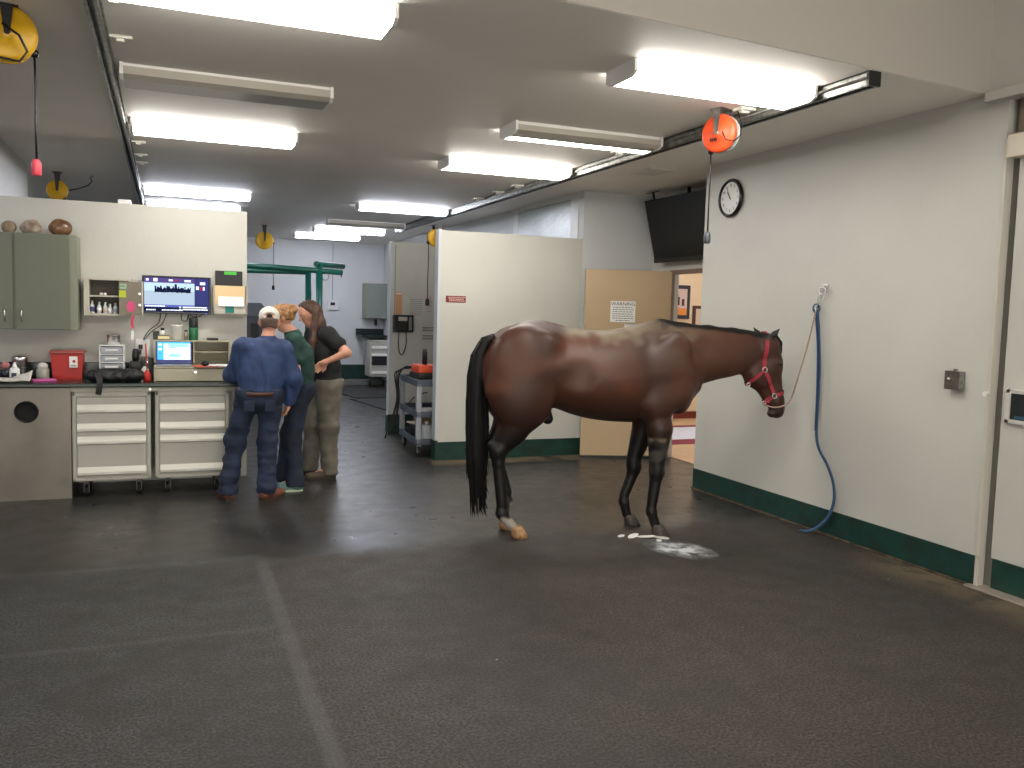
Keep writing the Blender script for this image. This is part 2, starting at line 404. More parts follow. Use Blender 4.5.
# wall with the doorway (looks along the room's depth)
dw = MB().box(5.42, 5.54, 8.66, 9.1, 0, CZ).box(5.42, 5.54, 6.6, 7.64, 0, CZ).box(5.42, 5.54, 7.64, 8.66, 2.19, CZ); struct('wall_doorway', dw, wallw)
struct('trim_6', MB().box(5.41, 5.45, 8.60, 8.66, 0, 2.19, .004).box(5.41, 5.45, 7.64, 7.7, 0, 2.19, .004).box(5.41, 5.45, 7.7, 8.6, 2.14, 2.19, .004), brown)
struct('wall_right_return', MB().box(4.95, 9, 6.9, 7.0, 0, CZ).box(5.52, 9, 6.6, 6.7, 0, CZ), wallw)
# hallway behind the doorway
struct('wall_hallway', MB().box(5.5, 9, 12, 12.1, 0, CZ).box(8.9, 9, 7, 12, 0, CZ).box(5.5, 5.6, 9.22, 12, 0, CZ), cream)
struct('baseboard_hallway', MB().box(5.6, 8.9, 11.97, 12, 0, .12), mat('cherry_trim', (110,38,30), .4))
struct('floor_hallway', MB().box(5.54, 8.9, 7.0, 12, 0, .006), mat('tile_beige', (196,166,132), .4, var=.1, vscale=4))
# far wall
struct('wall_far', MB().box(-7, 4.62, 19, 19.1, 0, CZ), wallfar)
struct('baseboard_far', MB().box(-7, 4.5, 18.98, 19, .1, .42), greenb)
struct('trim_7', MB().box(-7, 4.5, 18.55, 18.98, 0, .1, .01), mat('kerb_concrete', (112,112,108), .6, var=.2))

# ceiling tracks (perforated channel with brackets)
def track(name, x0, x1, y0, y1, cap, side):
    mb = MB().box(x0, x1, y0, y1, CZ-.008, CZ).box(x0, x0+.006, y0, y1, CZ-.08, CZ).box(x1-.006, x1, y0, y1, CZ-.08, CZ)
    for s_ in (x0, x1-.018): mb.box(s_, s_+.018, y0, y1, CZ-.082, CZ-.076)
    mb.tube([(side, y0, CZ-.04), (side, y1, CZ-.04)], .008, 6)
    o = struct(name, mb, steel)
    if cap: MB().box(x0-.004, x1+.004, y0-.012, y0+.01, CZ-.084, CZ, .003).build('end_cap', black, o)
    return o
t1 = track('trim_8', 3.72, 3.80, 3.94, 14.9, True, 3.715)
t2 = track('trim_9', -.34, -.28, 3.6, 19, False, -.275)
for y in (5.0, 6.75, 9.1, 9.7, 10.4, 12.3): MB().box(3.60, 3.72, y-.05, y+.05, CZ-.02, CZ, .005).box(3.63, 3.69, y-.02, y+.02, CZ-.035, CZ-.018, .005).build('bracket', cartl, t1)
for y in (4.6, 5.25, 8.5, 9.2, 9.7): MB().box(-.28, -.16, y-.03, y+.03, CZ-.015, CZ, .004).box(-.24, -.2, y-.015, y+.015, CZ-.03, CZ-.014, .004).build('bracket', cartl, t2)

# ------------------------------------------------------------------ ceiling lights
warm = (255,249,241); cool = (236,240,255)
def emis(name, rgb, st):
    m = bpy.data.materials.new(name); m.use_nodes = True; nt = m.node_tree; N = nt.nodes; N.remove(N['Principled BSDF'])
    e = N.new('ShaderNodeEmission'); e.inputs[0].default_value = (*lin(rgb), 1); e.inputs[1].default_value = st
    nt.links.new(e.outputs[0], N['Material Output'].inputs[0]); return m
EW = emis('lamp_warm', warm, 20.0); EC = emis('lamp_cool', cool, 24.0); EF = emis('lamp_fill', warm, 22.0)
offl = mat('lens_off', (176,170,158), .3); hous = mat('fixture_white', (232,230,226), .45)
def light(x0, y1, W, state, label, L_=1.27, wd=.34, em=None, z=CZ, grp='fluorescent ceiling lights', nm='fluorescent_light'):
    t = thing(nm, label, 'ceiling light', (x0+L_/2, y1-wd/2, z), 0, grp)
    a, b = -L_/2, L_/2; c, d = -wd/2, wd/2
    MB().box(a+.02, b-.02, c+.02, d-.02, -.025, 0).build('housing', hous, t)
    for s_ in (a, b-.02):
        MB().prism([(c, 0), (d, 0), (d, -.07), (d-.05, -.092), (c+.05, -.092), (c, -.07)], s_, s_+.02, 'x').build('end_cap', hous, t)
    prof = [(c+.003, -.02), (c+.003, -.066), (c+.05, -.088), (d-.05, -.088), (d-.003, -.066), (d-.003, -.02)]
    if state in ('on', 'off'):
        MB().prism(prof, a+.02, b-.02, 'x').build('lens', em if state == 'on' else offl, t)
    elif state == 'half':
        MB().prism([(c+.003, -.026), (c+.003, -.066), (c+.05, -.088), (0, -.088), (0, -.026)], a+.02, b-.02, 'x').build('unlit_lens', offl, t)
        MB().prism([(0.001, -.026), (0.001, -.088), (d-.05, -.088), (d-.003, -.066), (d-.003, -.026)], a+.02, b-.02, 'x').build('lens', em, t)
    return t
light(-.25, 4.42, 0, 'on', 'lit ceiling light nearest the top left corner of the photo', em=EW)
light(-.25, 6.12, 0, 'off', 'unlit ceiling light with grey lens near the left ceiling track', em=EW)
light(-.25, 7.74, 0, 'on', 'lit ceiling light just behind the unlit one by the left track', em=EW)
light(-.25, 11.8, 0, 'on', 'bluish lit ceiling light above the counter wall, nearer of its pair', em=EC, wd=.22)
light(-.25, 13.45, 0, 'on', 'lit ceiling light partly hidden by the top of the counter wall', em=EC, wd=.22)
light(2.42, 4.66, 0, 'on', 'largest lit ceiling light above the orange cord reel', em=EW)
light(2.42, 6.42, 0, 'half', 'ceiling light with only its rear tube lit, end at right track', em=EW)
light(2.42, 8.08, 0, 'on', 'lit ceiling light behind the half-lit one, at the right track', em=EW)
light(2.42, 11.95, 0, 'on', 'lit ceiling light over the far stalls, above the women', em=EC, wd=.22)
light(2.42, 14.3, 0, 'off', 'thin unlit ceiling light between lit ones in the far bay', em=EC, wd=.22)
light(2.42, 15.7, 0, 'on', 'lit ceiling light in the far bay touching the track', em=EC, wd=.22)
light(2.30, 17.3, 0, 'on', 'farthest lit ceiling light, nearest the far wall', em=EC, wd=.22)
# unseen fill lamps, added to brighten the foreground and the far-left ceiling
for x, y in ((-3.5, 1.5), (0.2, 0.2), (2.4, 1.2), (-3.5, 6.5), (-3.2, 11.5), (-3.2, 15.5), (7.0, 8.5), (5.0-3.6, -2.5)):
    zz = 4.1 if y < 4 else CZ
    light(x, y, 0, 'on', 'unseen ceiling light outside the frame, added as fill', em=EF if y < 4 else EC, z=zz, grp='added fill lights outside the frame', nm='fill_light')
dl = bpy.data.lights.new('ceiling_fill', 'AREA'); dl.shape = 'RECTANGLE'; dl.size = 7; dl.size_y = 1.6; dl.energy = 230; dl.color = (1, .95, .88)  # fill light added low behind the camera to brighten the ceiling
do = bpy.data.objects.new('ceiling_fill', dl); COL.objects.link(do); do.location = (0, -4.6, .9); do.rotation_euler = (PI/2+.38, 0, 0)
# ceiling vent
t = thing('ceiling_vent', 'small flat grey register in the ceiling right of the track', 'vent', (4.47, 7.55, CZ))
MB().box(-.14, .14, -.2, .2, -.008, 0, .003).build('frame', mat('vent_grey', (222,216,208), .5), t)
MB().box(-.11, .11, -.17, .17, -.011, -.008).build('grille', mat('vent_dark', (205,200,192), .6), t)

# ------------------------------------------------------------------ doors
# door_1: beige leaf folded back against the wall
d1 = MB().box(-1.0, 0, -.045, 0, .01, 2.175, .003).build('door_1', oak, None, (5.42, 8.64, 0), math.radians(-17)); d1['kind'] = 'structure'
MB().box(-1.0, 0, -.046, .001, 0, .03).build('door_sweep', black, d1)
for z in (.25, 1.1, 1.9): MB().cyl((.008, -.05, z-.05), (.008, -.05, z+.05), .009, 8).build('hinge', brown, d1)
# door_2: white sliding panel at the right edge of the picture
d2 = MB().box(4.80, 4.86, 2.35, 3.80, .2, 2.72, .004).build('door_2', wallw); d2['kind'] = 'structure'
MB().box(4.795, 4.86, 2.35, 3.785, .012, .2, .003).build('kick_band', greenb, d2)
sl = MB(); sl.box(4.775, 4.80, 3.25, 3.76, 1.245, 1.27, .003).box(4.775, 4.80, 3.25, 3.76, 1.06, 1.085, .003).box(4.775, 4.80, 3.73, 3.765, 1.06, 1.27, .003).build('slot_frame', wallw, d2)
MB().box(4.785, 4.801, 3.26, 3.73, 1.085, 1.245).m(1).box(4.782, 4.79, 3.26, 3.70, 1.09, 1.11).build('slot_recess', [mat('dark_recess', (10,20,22), .6), mat('slot_blue', (40,74,92), .5)], d2)
struct('trim_10', MB().box(4.742, 4.80, 3.845, 3.868, .2, 2.78, .004).box(4.755, 4.80, 3.845, 3.868, 0, .2), mat('jamb_white', (190,186,174), .4))
struct('trim_11', MB().box(4.825, 4.95, 3.795, 3.865, 0.012, CZ-.07).box(4.87, 4.95, 2.3, 3.79, 0.012, CZ-.07), mat('dark_gap', (130,127,120), .7))
struct('trim_12', MB().box(4.70, 4.86, 2.35, 3.9, 0, .012, .003), mat('threshold_alu', (178,168,156), .35, .4))
struct('trim_13', MB().box(4.68, 4.80, 2.3, 3.98, 3.02, CZ-.002, .006), mat('track_white', (196,192,184), .4))
struct('trim_14', MB().box(4.77, 4.86, 2.35, 3.80, 2.72, CZ-.06), mat('header_brown', (108,92,76), .6, var=.2))
t = MB().box(4.70, 4.78, 3.66, 3.82, 2.66, 2.80, .015).build('door_roller', mat('cream_plastic', (206,196,176), .4)); tag(t, 'cream roller bracket at top of the sliding panel, right edge', 'bracket')
t = thing('door_bolt', 'small white bolt on the jamb beside the sliding panel', 'bolt', (4.74, 3.85, 1.23))
MB().cyl((0,0,0), (-.03,0,0), .012, 10).build('stud', white, t); MB().cyl((-.03,0,0), (-.036,0,0), .016, 10).build('head', white, t)
# ================================================================== counter side
CT = .97      # worktop height
worktop = MB().box(-4, .60, 7.96, 8.64, CT-.035, CT, .008).build('worktop', darktop)
struct('trim_15', MB().box(-4, .60, 8.63, 8.65, CT, CT+.135, .004), darktop)
tag(worktop, 'long dark green worktop with backsplash along the counter wall', 'worktop')
t = thing('apron_rail', 'putty metal rail under the worktop edge above the drawer carts', 'rail', (-.08, 7.99, CT-.035))
MB().box(-.66, .68, 0, .03, -.04, -.002, .003).build('rail', putty, t)
for x in (-.05, .66): MB().cyl((x, 0, -.02), (x, -.006, -.02), .01, 10).build('screw', chrome, t)
# steel fronted base cabinet with a round opening
t = thing('base_cabinet', 'brushed steel base cabinet with a round hole, left of carts', 'cabinet', (-1.6, 8.3, 0))
n = 32; hx, hz, hr = .535, .735, .082
pb = MB()
ring = [(hx+hr*math.cos(2*PI*k/n), hz+hr*math.sin(2*PI*k/n)) for k in range(n)]
def sq(k):
    a = 2*PI*k/n; c, s_ = math.cos(a), math.sin(a); m = max(abs(c), abs(s_)); return (hx+.2*c/m, hz+.185*s_/m)
for yy in (-.315, -.285):
    for k in range(n):
        k2 = (k+1) % n
        pb.quadf([(ring[k][0], yy, ring[k][1]), (ring[k2][0], yy, ring[k2][1]), (sq(k2)[0], yy, sq(k2)[1]), (sq(k)[0], yy, sq(k)[1])])
for k in range(n):
    k2 = (k+1) % n; pb.quadf([(ring[k][0], -.315, ring[k][1]), (ring[k2][0], -.315, ring[k2][1]), (ring[k2][0], -.285, ring[k2][1]), (ring[k][0], -.285, ring[k][1])])
pb.box(-1.2, hx-.2, -.315, -.285, .0, .93).box(hx+.2, .86, -.315, -.285, 0, .93).box(hx-.2, hx+.2, -.315, -.285, 0, hz-.185).box(hx-.2, hx+.2, -.315, -.285, hz+.185, .93)
pb.build('front_panel', brushed, t)
MB().box(.835, .86, -.285, .3, 0, .93).build('side_panel', brushed, t)
MB().box(-1.2, .83, -.25, .3, .02, .9).build('body', mat('dark_cabinet_inside', (26,27,26), .8), t)
MB().torus((hx, -.318, hz), hr+.003, .006, (0,1,0), 28, 6).build('hole_rim', black, t)

# rolling drawer carts
def drawer_cart(x0, x1, z0, z1, label, y0=8.0, first=None):
    if first:
        c = copy_tree(first); c.location = ((x0+x1)/2, y0, 0); c['label'] = label; return c
    t = thing('drawer_cart', label, 'drawer cart', ((x0+x1)/2, y0, 0), 0, 'rolling drawer carts under the worktop')
    w = (x1-x0)/2
    MB().box(-w, w, .012, .5, z0, z1, .02).box(-w, w, 0, .03, z1-.05, z1, .012).box(-w, -w+.035, 0, .03, z0, z1, .012).box(w-.035, w, 0, .03, z0, z1, .012).box(-w, w, 0, .03, z0, z0+.03, .012).build('body', cartw, t)
    hs = [.20, .20, .145, .345]; hs = [h*(z1-z0-.09)/sum(hs) for h in hs]; z = z1-.05
    hs[0] *= .86; hs[1] *= 1.05
    for h in hs:
        d = MB().box(-w+.04, w-.04, -.004, .012, z-h+.004, z-.003, .003).build('drawer', cartw, t)
        MB().prism([(-.004, z-h+.006), (-.004, z-h+.068), (-.022, z-h+.024), (-.02, z-h+.004)], -w+.04, w-.04, 'x').build('drawer_lip', cartl, d)
        MB().box(-.05, .05, -.0235, -.021, z-h+.006, z-h+.016).build('pull_tab', white, d)
        z -= h
    for sx in (-1, 1):
        for yy in (.08, .42):
            c = MB().box(sx*(w-.1)-.02, sx*(w-.1)+.02, yy-.02, yy+.02, z0-.035, z0, .004).box(sx*(w-.1)-.022, sx*(w-.1)-.016, yy-.02, yy+.02, .03, z0-.03).box(sx*(w-.1)+.016, sx*(w-.1)+.022, yy-.02, yy+.02, .03, z0-.03).build('caster', mat('caster_grey', (92,92,90), .5), t)
            MB().cyl((sx*(w-.1)-.014, yy, .042), (sx*(w-.1)+.014, yy, .042), .041, 16).build('wheel', rubber, c)
    return t
c1 = drawer_cart(-.735, -.125, .135, .90, 'off-white rolling drawer cart next to the steel cabinet')
c2 = drawer_cart(-.095, .52, .135, .905, "off-white rolling drawer cart beside the man's legs", first=c1)

# wall cabinet, two doors
t = thing('wall_cabinet', 'grey-green two-door wall cabinet above the left worktop', 'cabinet', (-1.18, 8.64, 1.40))
MB().box(-.60, .475, -.33, 0, 0, .81, .003).build('body', sageedge, t)
for a, b in ((-.60, -.006), (.006, .42)):
    d = MB().box(a+.003, b-.003, -.352, -.332, .004, .806, .004).build('door', sage, t)
    hx = b-.06 if a < -.3 else a+.05
    MB().tube([(hx, -.352, .07), (hx, -.385, .075), (hx, -.39, .12), (hx, -.385, .165), (hx, -.352, .17)], .006, 8).build('handle', chrome, d)
# stones (enteroliths) on the cabinet
def stone(x, rx, ry, rz, m, label, seed):
    mb = MB(); mb.sphere((0,0,0), 1, (rx, ry, rz), 28)
    for v in mb.bm.verts:
        n_ = noise.noise(v.co*14+Vector((seed, 0, 0)))*.008+noise.noise(v.co*6+Vector((0, seed, 0)))*.014
        v.co += v.co.normalized()*n_
    o = mb.build('round_stone', m, None, (x, 8.47, 2.21+rz-.002)); tag(o, label, 'stone', 'round stones on top of the wall cabinet'); return o
st1 = mat('stone_pale', (166,148,126), .55, rgb2=(128,108,88), vscale=12); st2 = mat('stone_mottled', (206,196,184), .5, rgb2=(120,96,74), vscale=9); st3 = mat('stone_brown', (140,104,72), .25, rgb2=(84,60,42), vscale=10)
stone(-1.235, .055, .055, .055, st1, 'smallest pale round stone, left on top of the wall cabinet', 1)
stone(-1.075, .082, .08, .062, st2, 'mottled white and tan stone, middle one on the wall cabinet', 5)
stone(-.845, .098, .085, .075, st3, 'polished dark brown stone, rightmost on the wall cabinet', 9)

# small open medicine cabinet
t = thing('medicine_cabinet', 'small open putty metal medicine cabinet between wall cabinet and screen', 'cabinet', (-.478, 8.64, 1.53))
mb = MB(); w_ = .19; D = .2
mb.box(-w_, w_, -.01, 0, 0, .33).box(-w_, w_, -D, 0, 0, .018).box(-w_, w_, -D, 0, .312, .33).box(-w_, -w_+.045, -D+.001, 0, .018, .312).box(w_-.02, w_, -D+.001, 0, .018, .312).build('body', mat('cabinet_putty', (188,184,168), .45), t)
MB().box(-w_+.045, w_-.02, -.014, -.01, .018, .312).build('back', mat('cabinet_dark', (90,86,76), .6), t)
MB().box(-w_+.045, w_-.02, -D+.02, -.01, .165, .178).build('shelf', MATS['cabinet_putty'], t)
d = MB().box(.092, .288, -.232, -.215, .012, .305, .003).build('door', mat('door_taupe', (120,112,96), .5), t)
for z in (.10, .20): MB().cyl((.262, -.232, z), (.262, -.245, z), .011, 12).build('lock', chrome, d)
MB().box(.278, .291, -.236, -.2, .006, .312, .003).build('door_edge', MATS['cabinet_putty'], d)
lime = mat('note_lime', (186,200,60), .8)
MB().box(.095, .15, -.2335, -.2325, .165, .225).build('note', lime, d)
MB().box(.1, .155, -.2335, -.2325, .24, .285).m(1).box(.105, .135, -.234, -.2335, .268, .271).box(.105, .145, -.234, -.2335, .258, .261).build('note', [mat('note_grey', (150,178,150), .8), black], d)
m_ = MB(); m_.prism([(.19+.035*math.cos(2*PI*k/16), .085+.05*math.sin(2*PI*k/16)) for k in range(16)], -.234, -.2325, 'y').build('sticker', mat('sticker_pink', (206,70,120), .6), d)
glass = mat('vial_glass', (206,212,214), .12, spec=.7); lab1 = mat('vial_label', (232,232,236), .6); lab2 = mat('vial_label_blue', (60,70,120), .6)
def vial(x, h, mcol, label):
    tt = thing('medicine_vial', label, 'vial', (x, 8.50, 1.549), 0, 'vials on the lower shelf of the medicine cabinet')
    MB().lathe([(.017, 0), (.018, .004), (.018, h*.62), (.009, h*.74), (.009, h*.82)], 14).build('bottle', glass, tt)
    MB().lathe([(.0186, h*.12), (.0186, h*.5)], 14).build('label', mcol, tt)
    MB().lathe([(.011, h*.82), (.011, h)], 12).build('cap', chrome, tt)
vial(-.605, .115, lab2, 'tallest vial with dark label, left end of the shelf')
vial(-.55, .10, lab1, 'white labelled vial, second from left on the shelf')
vial(-.5, .10, mat('vial_label_tan', (196,180,160), .6), 'tan labelled vial in the middle of the cabinet shelf')
vial(-.462, .085, lab1, 'short white vial, second from right on the shelf')
vial(-.418, .095, mat('vial_label_grey', (176,176,180), .6), 'grey labelled vial at the right end of the shelf')
for i, x in enumerate((-.53, -.50)):
    o = MB().lathe([(.012, 0), (.013, .01), (.01, .022)], 12).build('small_jar', white, None, (x, 8.47, 1.709)); tag(o, ('left' if i == 0 else 'right')+' one of two tiny white jars on the upper cabinet shelf', 'jar', 'tiny jars in the medicine cabinet')
# keys and tag hanging from the cabinet door
t = thing('key_lanyard', 'pink lanyard with keys hanging below the medicine cabinet', 'keys', (-.27, 8.41, 1.52))
MB().ribbon([(0,0,.02),(-.012,0,-.04),(-.006,-.005,-.10)], .022, .004, (1,0,0)).build('strap', mat('lanyard_pink', (190,60,90), .7), t)
MB().torus((-.006,0,-.112), .014, .002, (0,1,0)).build('ring', chrome, t)
MB().box(-.02, .004, -.004, 0, -.2, -.12, .002).build('key_tag', white, t)

# wall screen with a show on it
t = thing('wall_screen', 'lit flat screen on the counter wall showing a parade picture', 'television', (.095, 8.58, 1.73), 0)
MB().box(-.295, .295, -.02, .03, -.172, .172, .006).box(-.1, .1, .03, .065, -.06, .06).build('bezel', mat('bezel_black', (12,13,24), .25), t)
def em(name, rgb, st=1.0):
    m = emis(name, rgb, st); return m
sm = [em('s_sky', (190,214,245), 1.1), em('s_ground', (178,196,214), 1.0), em('s_side', (66,70,130), .8), em('s_top', (96,84,150), .8), em('s_dark', (30,36,70), .7), em('s_white', (240,245,255), 1.3), em('s_red', (196,40,80), .9), em('s_strip', (96,110,190), .9)]
sc_ = MB(); Y0 = -.021
def sq_(i, x0, x1, z0, z1, k=0): sc_.mi = i; sc_.quadf([(x0, Y0-k*.0004, z0), (x1, Y0-k*.0004, z0), (x1, Y0-k*.0004, z1), (x0, Y0-k*.0004, z1)])
sq_(4, -.282, .282, -.156, .16); sq_(0, -.278, .152, .0, .11, 1); sq_(1, -.278, .152, -.09, .035, 2); sq_(3, -.278, .152, .108, .155, 1); sq_(2, .155, .275, -.09, .155, 1); sq_(7, -.278, .152, -.112, -.088, 1); sq_(7, .152, .275, -.112, -.10, 1)
rnd = random.Random(2)
for i in range(34):
    x = -.19+.31*i/34; h = .018+.03*rnd.random(); sq_(4, x, x+.008+.006*rnd.random(), .02+.006*rnd.random(), .034+h, 3)
sq_(4, -.02, .0, .03, .1, 3); sq_(6, -.02, .008, .128, .142, 3); sq_(5, -.2, -.165, .12, .15, 3); sq_(5, -.07, -.035, .126, .142, 3); sq_(5, .065, .12, .122, .14, 3); sq_(5, .2, .245, .1, .125, 3); sq_(5, .165, .19, .055, .085, 3); sq_(5, .225, .24, .05, .082, 3); sq_(6, .2, .215, .05, .08, 3); sq_(5, -.262, -.24, .125, .145, 3)
for (x0, x1, z, hh) in ((-.27, -.10, -.103, .012), (.02, .035, -.11, .012), (.05, .26, -.11, .012), (.02, .035, -.13, .012), (.05, .27, -.13, .012), (-.262, -.18, -.138, .01), (-.13, .05, -.138, .01)):
    x = x0
    while x < x1: wl = .008+.012*rnd.random(); sq_(5, x, min(x+wl, x1), z-hh/2, z+hh/2, 4); x += wl+.003
sc_.build('screen', sm, t)
MB().sphere((.255, -.022, -.164), .004).build('power_light', em('s_blue', (90,110,255), 2.0), t)
# cables of the screen
cb = MB()
for pts in ([(-.14, .02, -.17), (-.16, .03, -.26), (-.24, .04, -.33), (-.29, .03, -.41)], [(-.09, .02, -.17), (-.13, .03, -.27), (-.22, .04, -.34), (-.285, .02, -.42)], [(.04, .02, -.17), (.04, .03, -.22), (.065, .035, -.24), (.09, .03, -.22), (.10, .02, -.17)], [(.11, .02, -.17), (.15, .03, -.2), (.2, .03, -.19), (.22, .02, -.17)], [(.17, .02, -.17), (.165, .04, -.3), (.15, .05, -.38)]):
    P = [Vector(p) for p in pts]; Q = []
    for i in range(len(P)-1):
        p0 = P[max(i-1,0)]; p1 = P[i]; p2 = P[i+1]; p3 = P[min(i+2, len(P)-1)]
        for j in range(6):
            u = j/6; Q.append(.5*((2*p1)+(p2-p0)*u+(2*p0-5*p1+4*p2-p3)*u*u+(3*p1-p0-3*p2+p3)*u**3))
    Q.append(P[-1]); cb.tube(Q, .004, 6)
cb.build('cable', black, t)
# outlet box with plugs under the screen
t = thing('wall_outlet', 'white wall outlet with black plugs below the lit screen', 'outlet', (-.2, 8.645, 1.23))
MB().box(-.06, .06, -.02, 0, -.07, .09, .004).build('cover_plate', white, t)
MB().box(-.035, .0, -.06, -.02, .0, .04, .006).build('plug', black, t); MB().box(-.05, -.012, -.075, -.02, -.05, -.01, .006).build('plug', black, t)

# file rack on the wall
t = thing('file_rack', 'putty wall file rack stuffed with folders beside the screen', 'rack', (.56, 8.64, 1.56))
MB().box(-.15, .155, -.012, 0, 0, .27).box(-.15, .155, -.12, -.11, 0, .1, .003).box(.145, .155, -.12, 0, 0, .27).box(-.15, -.14, -.12, 0, 0, .27).box(-.15, .155, -.12, 0, 0, .01).box(-.15, .155, -.07, -.062, .01, .2).build('pockets', mat('rack_putty', (188,184,172), .5), t)
o = MB().box(-.13, .115, -.058, -.02, -.0, .4, .006).build('binder', mat('binder_black', (30,30,34), .5), None, (.56, 8.64, 1.572)); tag(o, 'black binder with a green tab standing in the file rack', 'binder'); MB().box(-.05, .06, -.0595, -.058, .365, .395).build('tab', mat('tab_green', (70,180,60), .6), o)
fo = mat('manila', (226,196,150), .7)
o = MB(); 
for k in range(4): o.box(-.135+.004*k, .13-.003*k, -.105+.009*k, -.1+.009*k, .0, .26-.012*k)
tag(o.build('folder_stack', fo, None, (.56, 8.64, 1.572)), 'manila folders sticking out of the file rack', 'folders')
Mx = Matrix.Translation((0, -.125, .10)) @ Matrix.Rotation(-.35, 4, 'X')
tag(MB().box(-.105, .12, -.002, .002, -.03, .075, 0, Mx).build('paper_sheaf', paper, None, (.56, 8.64, 1.57)), 'white sheaf of paper hanging over the file rack front', 'papers')
tag(MB().box(-.045, .035, -.004, 0, -.02, .055).build('teal_card', mat('card_teal', (20,120,110), .6), None, (.56, 8.519, 1.60)), 'small teal card on the front of the file rack', 'card')

# desk riser with drawer and pigeonholes
rp = mat('riser_putty', (172,166,142), .45)
t = thing('desk_riser', 'putty desk-top riser with a drawer and open shelf, under the laptop', 'desk organiser', (.24, 8.3, CT))
MB().box(-.34, .31, -.20, .3, .118, .13, .003).box(-.34, -.325, -.195, .3, 0, .118).box(.295, .31, -.195, .3, 0, .118).box(-.34, .31, .28, .3, 0, .34).box(-.34, .31, .05, .3, .34, .352, .003).box(.295, .31, .05, .3, .15, .34).box(-.34, -.325, .05, .3, .15, .34).box(-.01, 0, .06, .29, .15, .34).build('carcass', rp, t)
MB().box(-.32, .29, .08, .28, .245, .253).build('shelf', rp, t)
d = MB().box(-.325, .295, -.203, -.19, .006, .114, .003).build('drawer', rp, t)
MB().cyl((.0, -.203, .085), (0, -.218, .085), .012, 12).build('knob', chrome, d)
# laptop
t = thing('laptop', 'open laptop with bright blue screen on the desk riser', 'laptop', (.065, 8.23, CT+.131))
MB().box(-.15, .15, -.12, .09, 0, .014, .004).build('base', mat('laptop_grey', (126,124,130), .4, .3), t)
MB().box(-.135, .135, -.02, .07, .0142, .016).build('keyboard', black, t)
Mx = Matrix.Translation((0, .085, .014)) @ Matrix.Rotation(math.radians(-12), 4, 'X')
MB().box(-.15, .15, -.004, .006, 0, .205, .003, Mx).build('lid', mat('laptop_bezel', (40,50,120), .4), t)
ls = MB(); lm = [em('l_blue', (80,180,250), 1.3), em('l_white', (225,250,255), 1.4), em('l_green', (150,240,220), 1.3), em('l_text', (60,120,150), .8)]
def lq(i, x0, x1, z0, z1, k):
    ls.mi = i; ls.quadf([Mx @ Vector((a, -.0045-k*.0005, b)) for a, b in ((x0,z0),(x1,z0),(x1,z1),(x0,z1))])
lq(1, -.138, .138, .035, .195, 0); lq(0, -.138, -.085, .035, .195, 1); lq(0, -.085, .138, .18, .195, 1); lq(2, -.05, .12, .15, .178, 1); lq(2, -.04, .05, .06, .09, 1)
lq(3, -.04, .02, .14, .146, 2); lq(3, -.08, .13, .066, .069, 2); lq(1, -.13, -.1, .16, .18, 2); lq(1, -.13, -.1, .12, .14, 2); lq(3, -.13, -.1, .09, .094, 2); lq(3, .03, .13, .14, .143, 2)
ls.build('screen', lm, t)
# things on the riser
o = MB().box(-.10, .10, -.11, .11, 0, .004).build('red_folder', mat('folder_red', (214,92,70), .7), None, (.32, 8.17, CT+.131), .15); tag(o, 'red folder lying on the riser right of the laptop', 'folder')
o = MB(); 
for k in range(5): o.box(-.10, .11, -.1, .12, .0012*k, .0012*k+.001, 0, Matrix.Rotation(.1*k-.2, 4, 'Z'))
tag(o.build('loose_papers', paper, None, (.44, 8.19, CT+.1355)), "loose white papers on the riser by the man's elbow", 'papers')
o = MB().sphere((0,0,.0), 1, (.032, .05, .024), 16); o = o.build('computer_mouse', black, None, (.32, 8.15, CT+.158), .5); tag(o, 'black computer mouse on the red folder', 'mouse')
tp = CT+.353
o = MB().box(-.05, .05, -.03, .03, 0, .022, .006).build('black_case', black, None, (.40, 8.47, tp)); tag(o, 'flat black case lying on the riser top shelf', 'case')
t = thing('green_thermos', 'tall dark green thermos bottle standing on the riser shelf', 'thermos', (.235, 8.48, tp))
MB().lathe([(.04, 0), (.042, .005), (.042, .11), (.039, .115)], 20).build('body', mat('thermos_green', (24,96,62), .3), t)
MB().lathe([(.039, .115), (.04, .12), (.039, .195), (.034, .205), (.0, .206)], 20).build('lid', mat('thermos_dark', (24,34,30), .4), t)
t = thing('paper_cup', 'white paper cup standing behind the laptop screen', 'cup', (.09, 8.46, tp))
MB().lathe([(.036, 0), (.05, .13), (.053, .135), (.05, .137), (.046, .132), (.034, .006)], 22).build('cup', paper, t)
MB().torus((0,0,.133), .052, .003).build('rim', paper, t)
o = MB().box(-.05, .05, -.035, .035, 0, .04, .003).m(1).box(-.048, .048, -.0355, -.035, .006, .034).build('card_box', [mat('box_olive', (90,86,60), .7), mat('box_face', (220,206,160), .7)], None, (-.02, 8.47, tp)); tag(o, 'small cream and olive box on the riser behind the laptop', 'box')
t = thing('pill_bottle', 'small white bottle with black cap on top of cream box', 'bottle', (-.03, 8.48, tp+.0405))
MB().lathe([(.021, 0), (.022, .003), (.022, .035), (.012, .045)], 16).build('body', white, t); MB().lathe([(.016, .045), (.016, .066)], 16).build('cap', black, t)
o = MB().box(-.025, .025, -.03, .03, 0, .075, .004).build('black_box', black, None, (-.085, 8.5, tp)); tag(o, 'little black box at the left end of the riser shelf', 'box')
t = thing('small_bottle', 'small clear bottle between the paper cup and thermos', 'bottle', (.17, 8.48, tp))
MB().lathe([(.02, 0), (.021, .06), (.012, .075)], 14).build('body', mat('bottle_tan', (150,140,124), .25), t); MB().lathe([(.014, .075), (.014, .095)], 12).build('cap', mat('cap_grey', (84,80,76), .4), t)

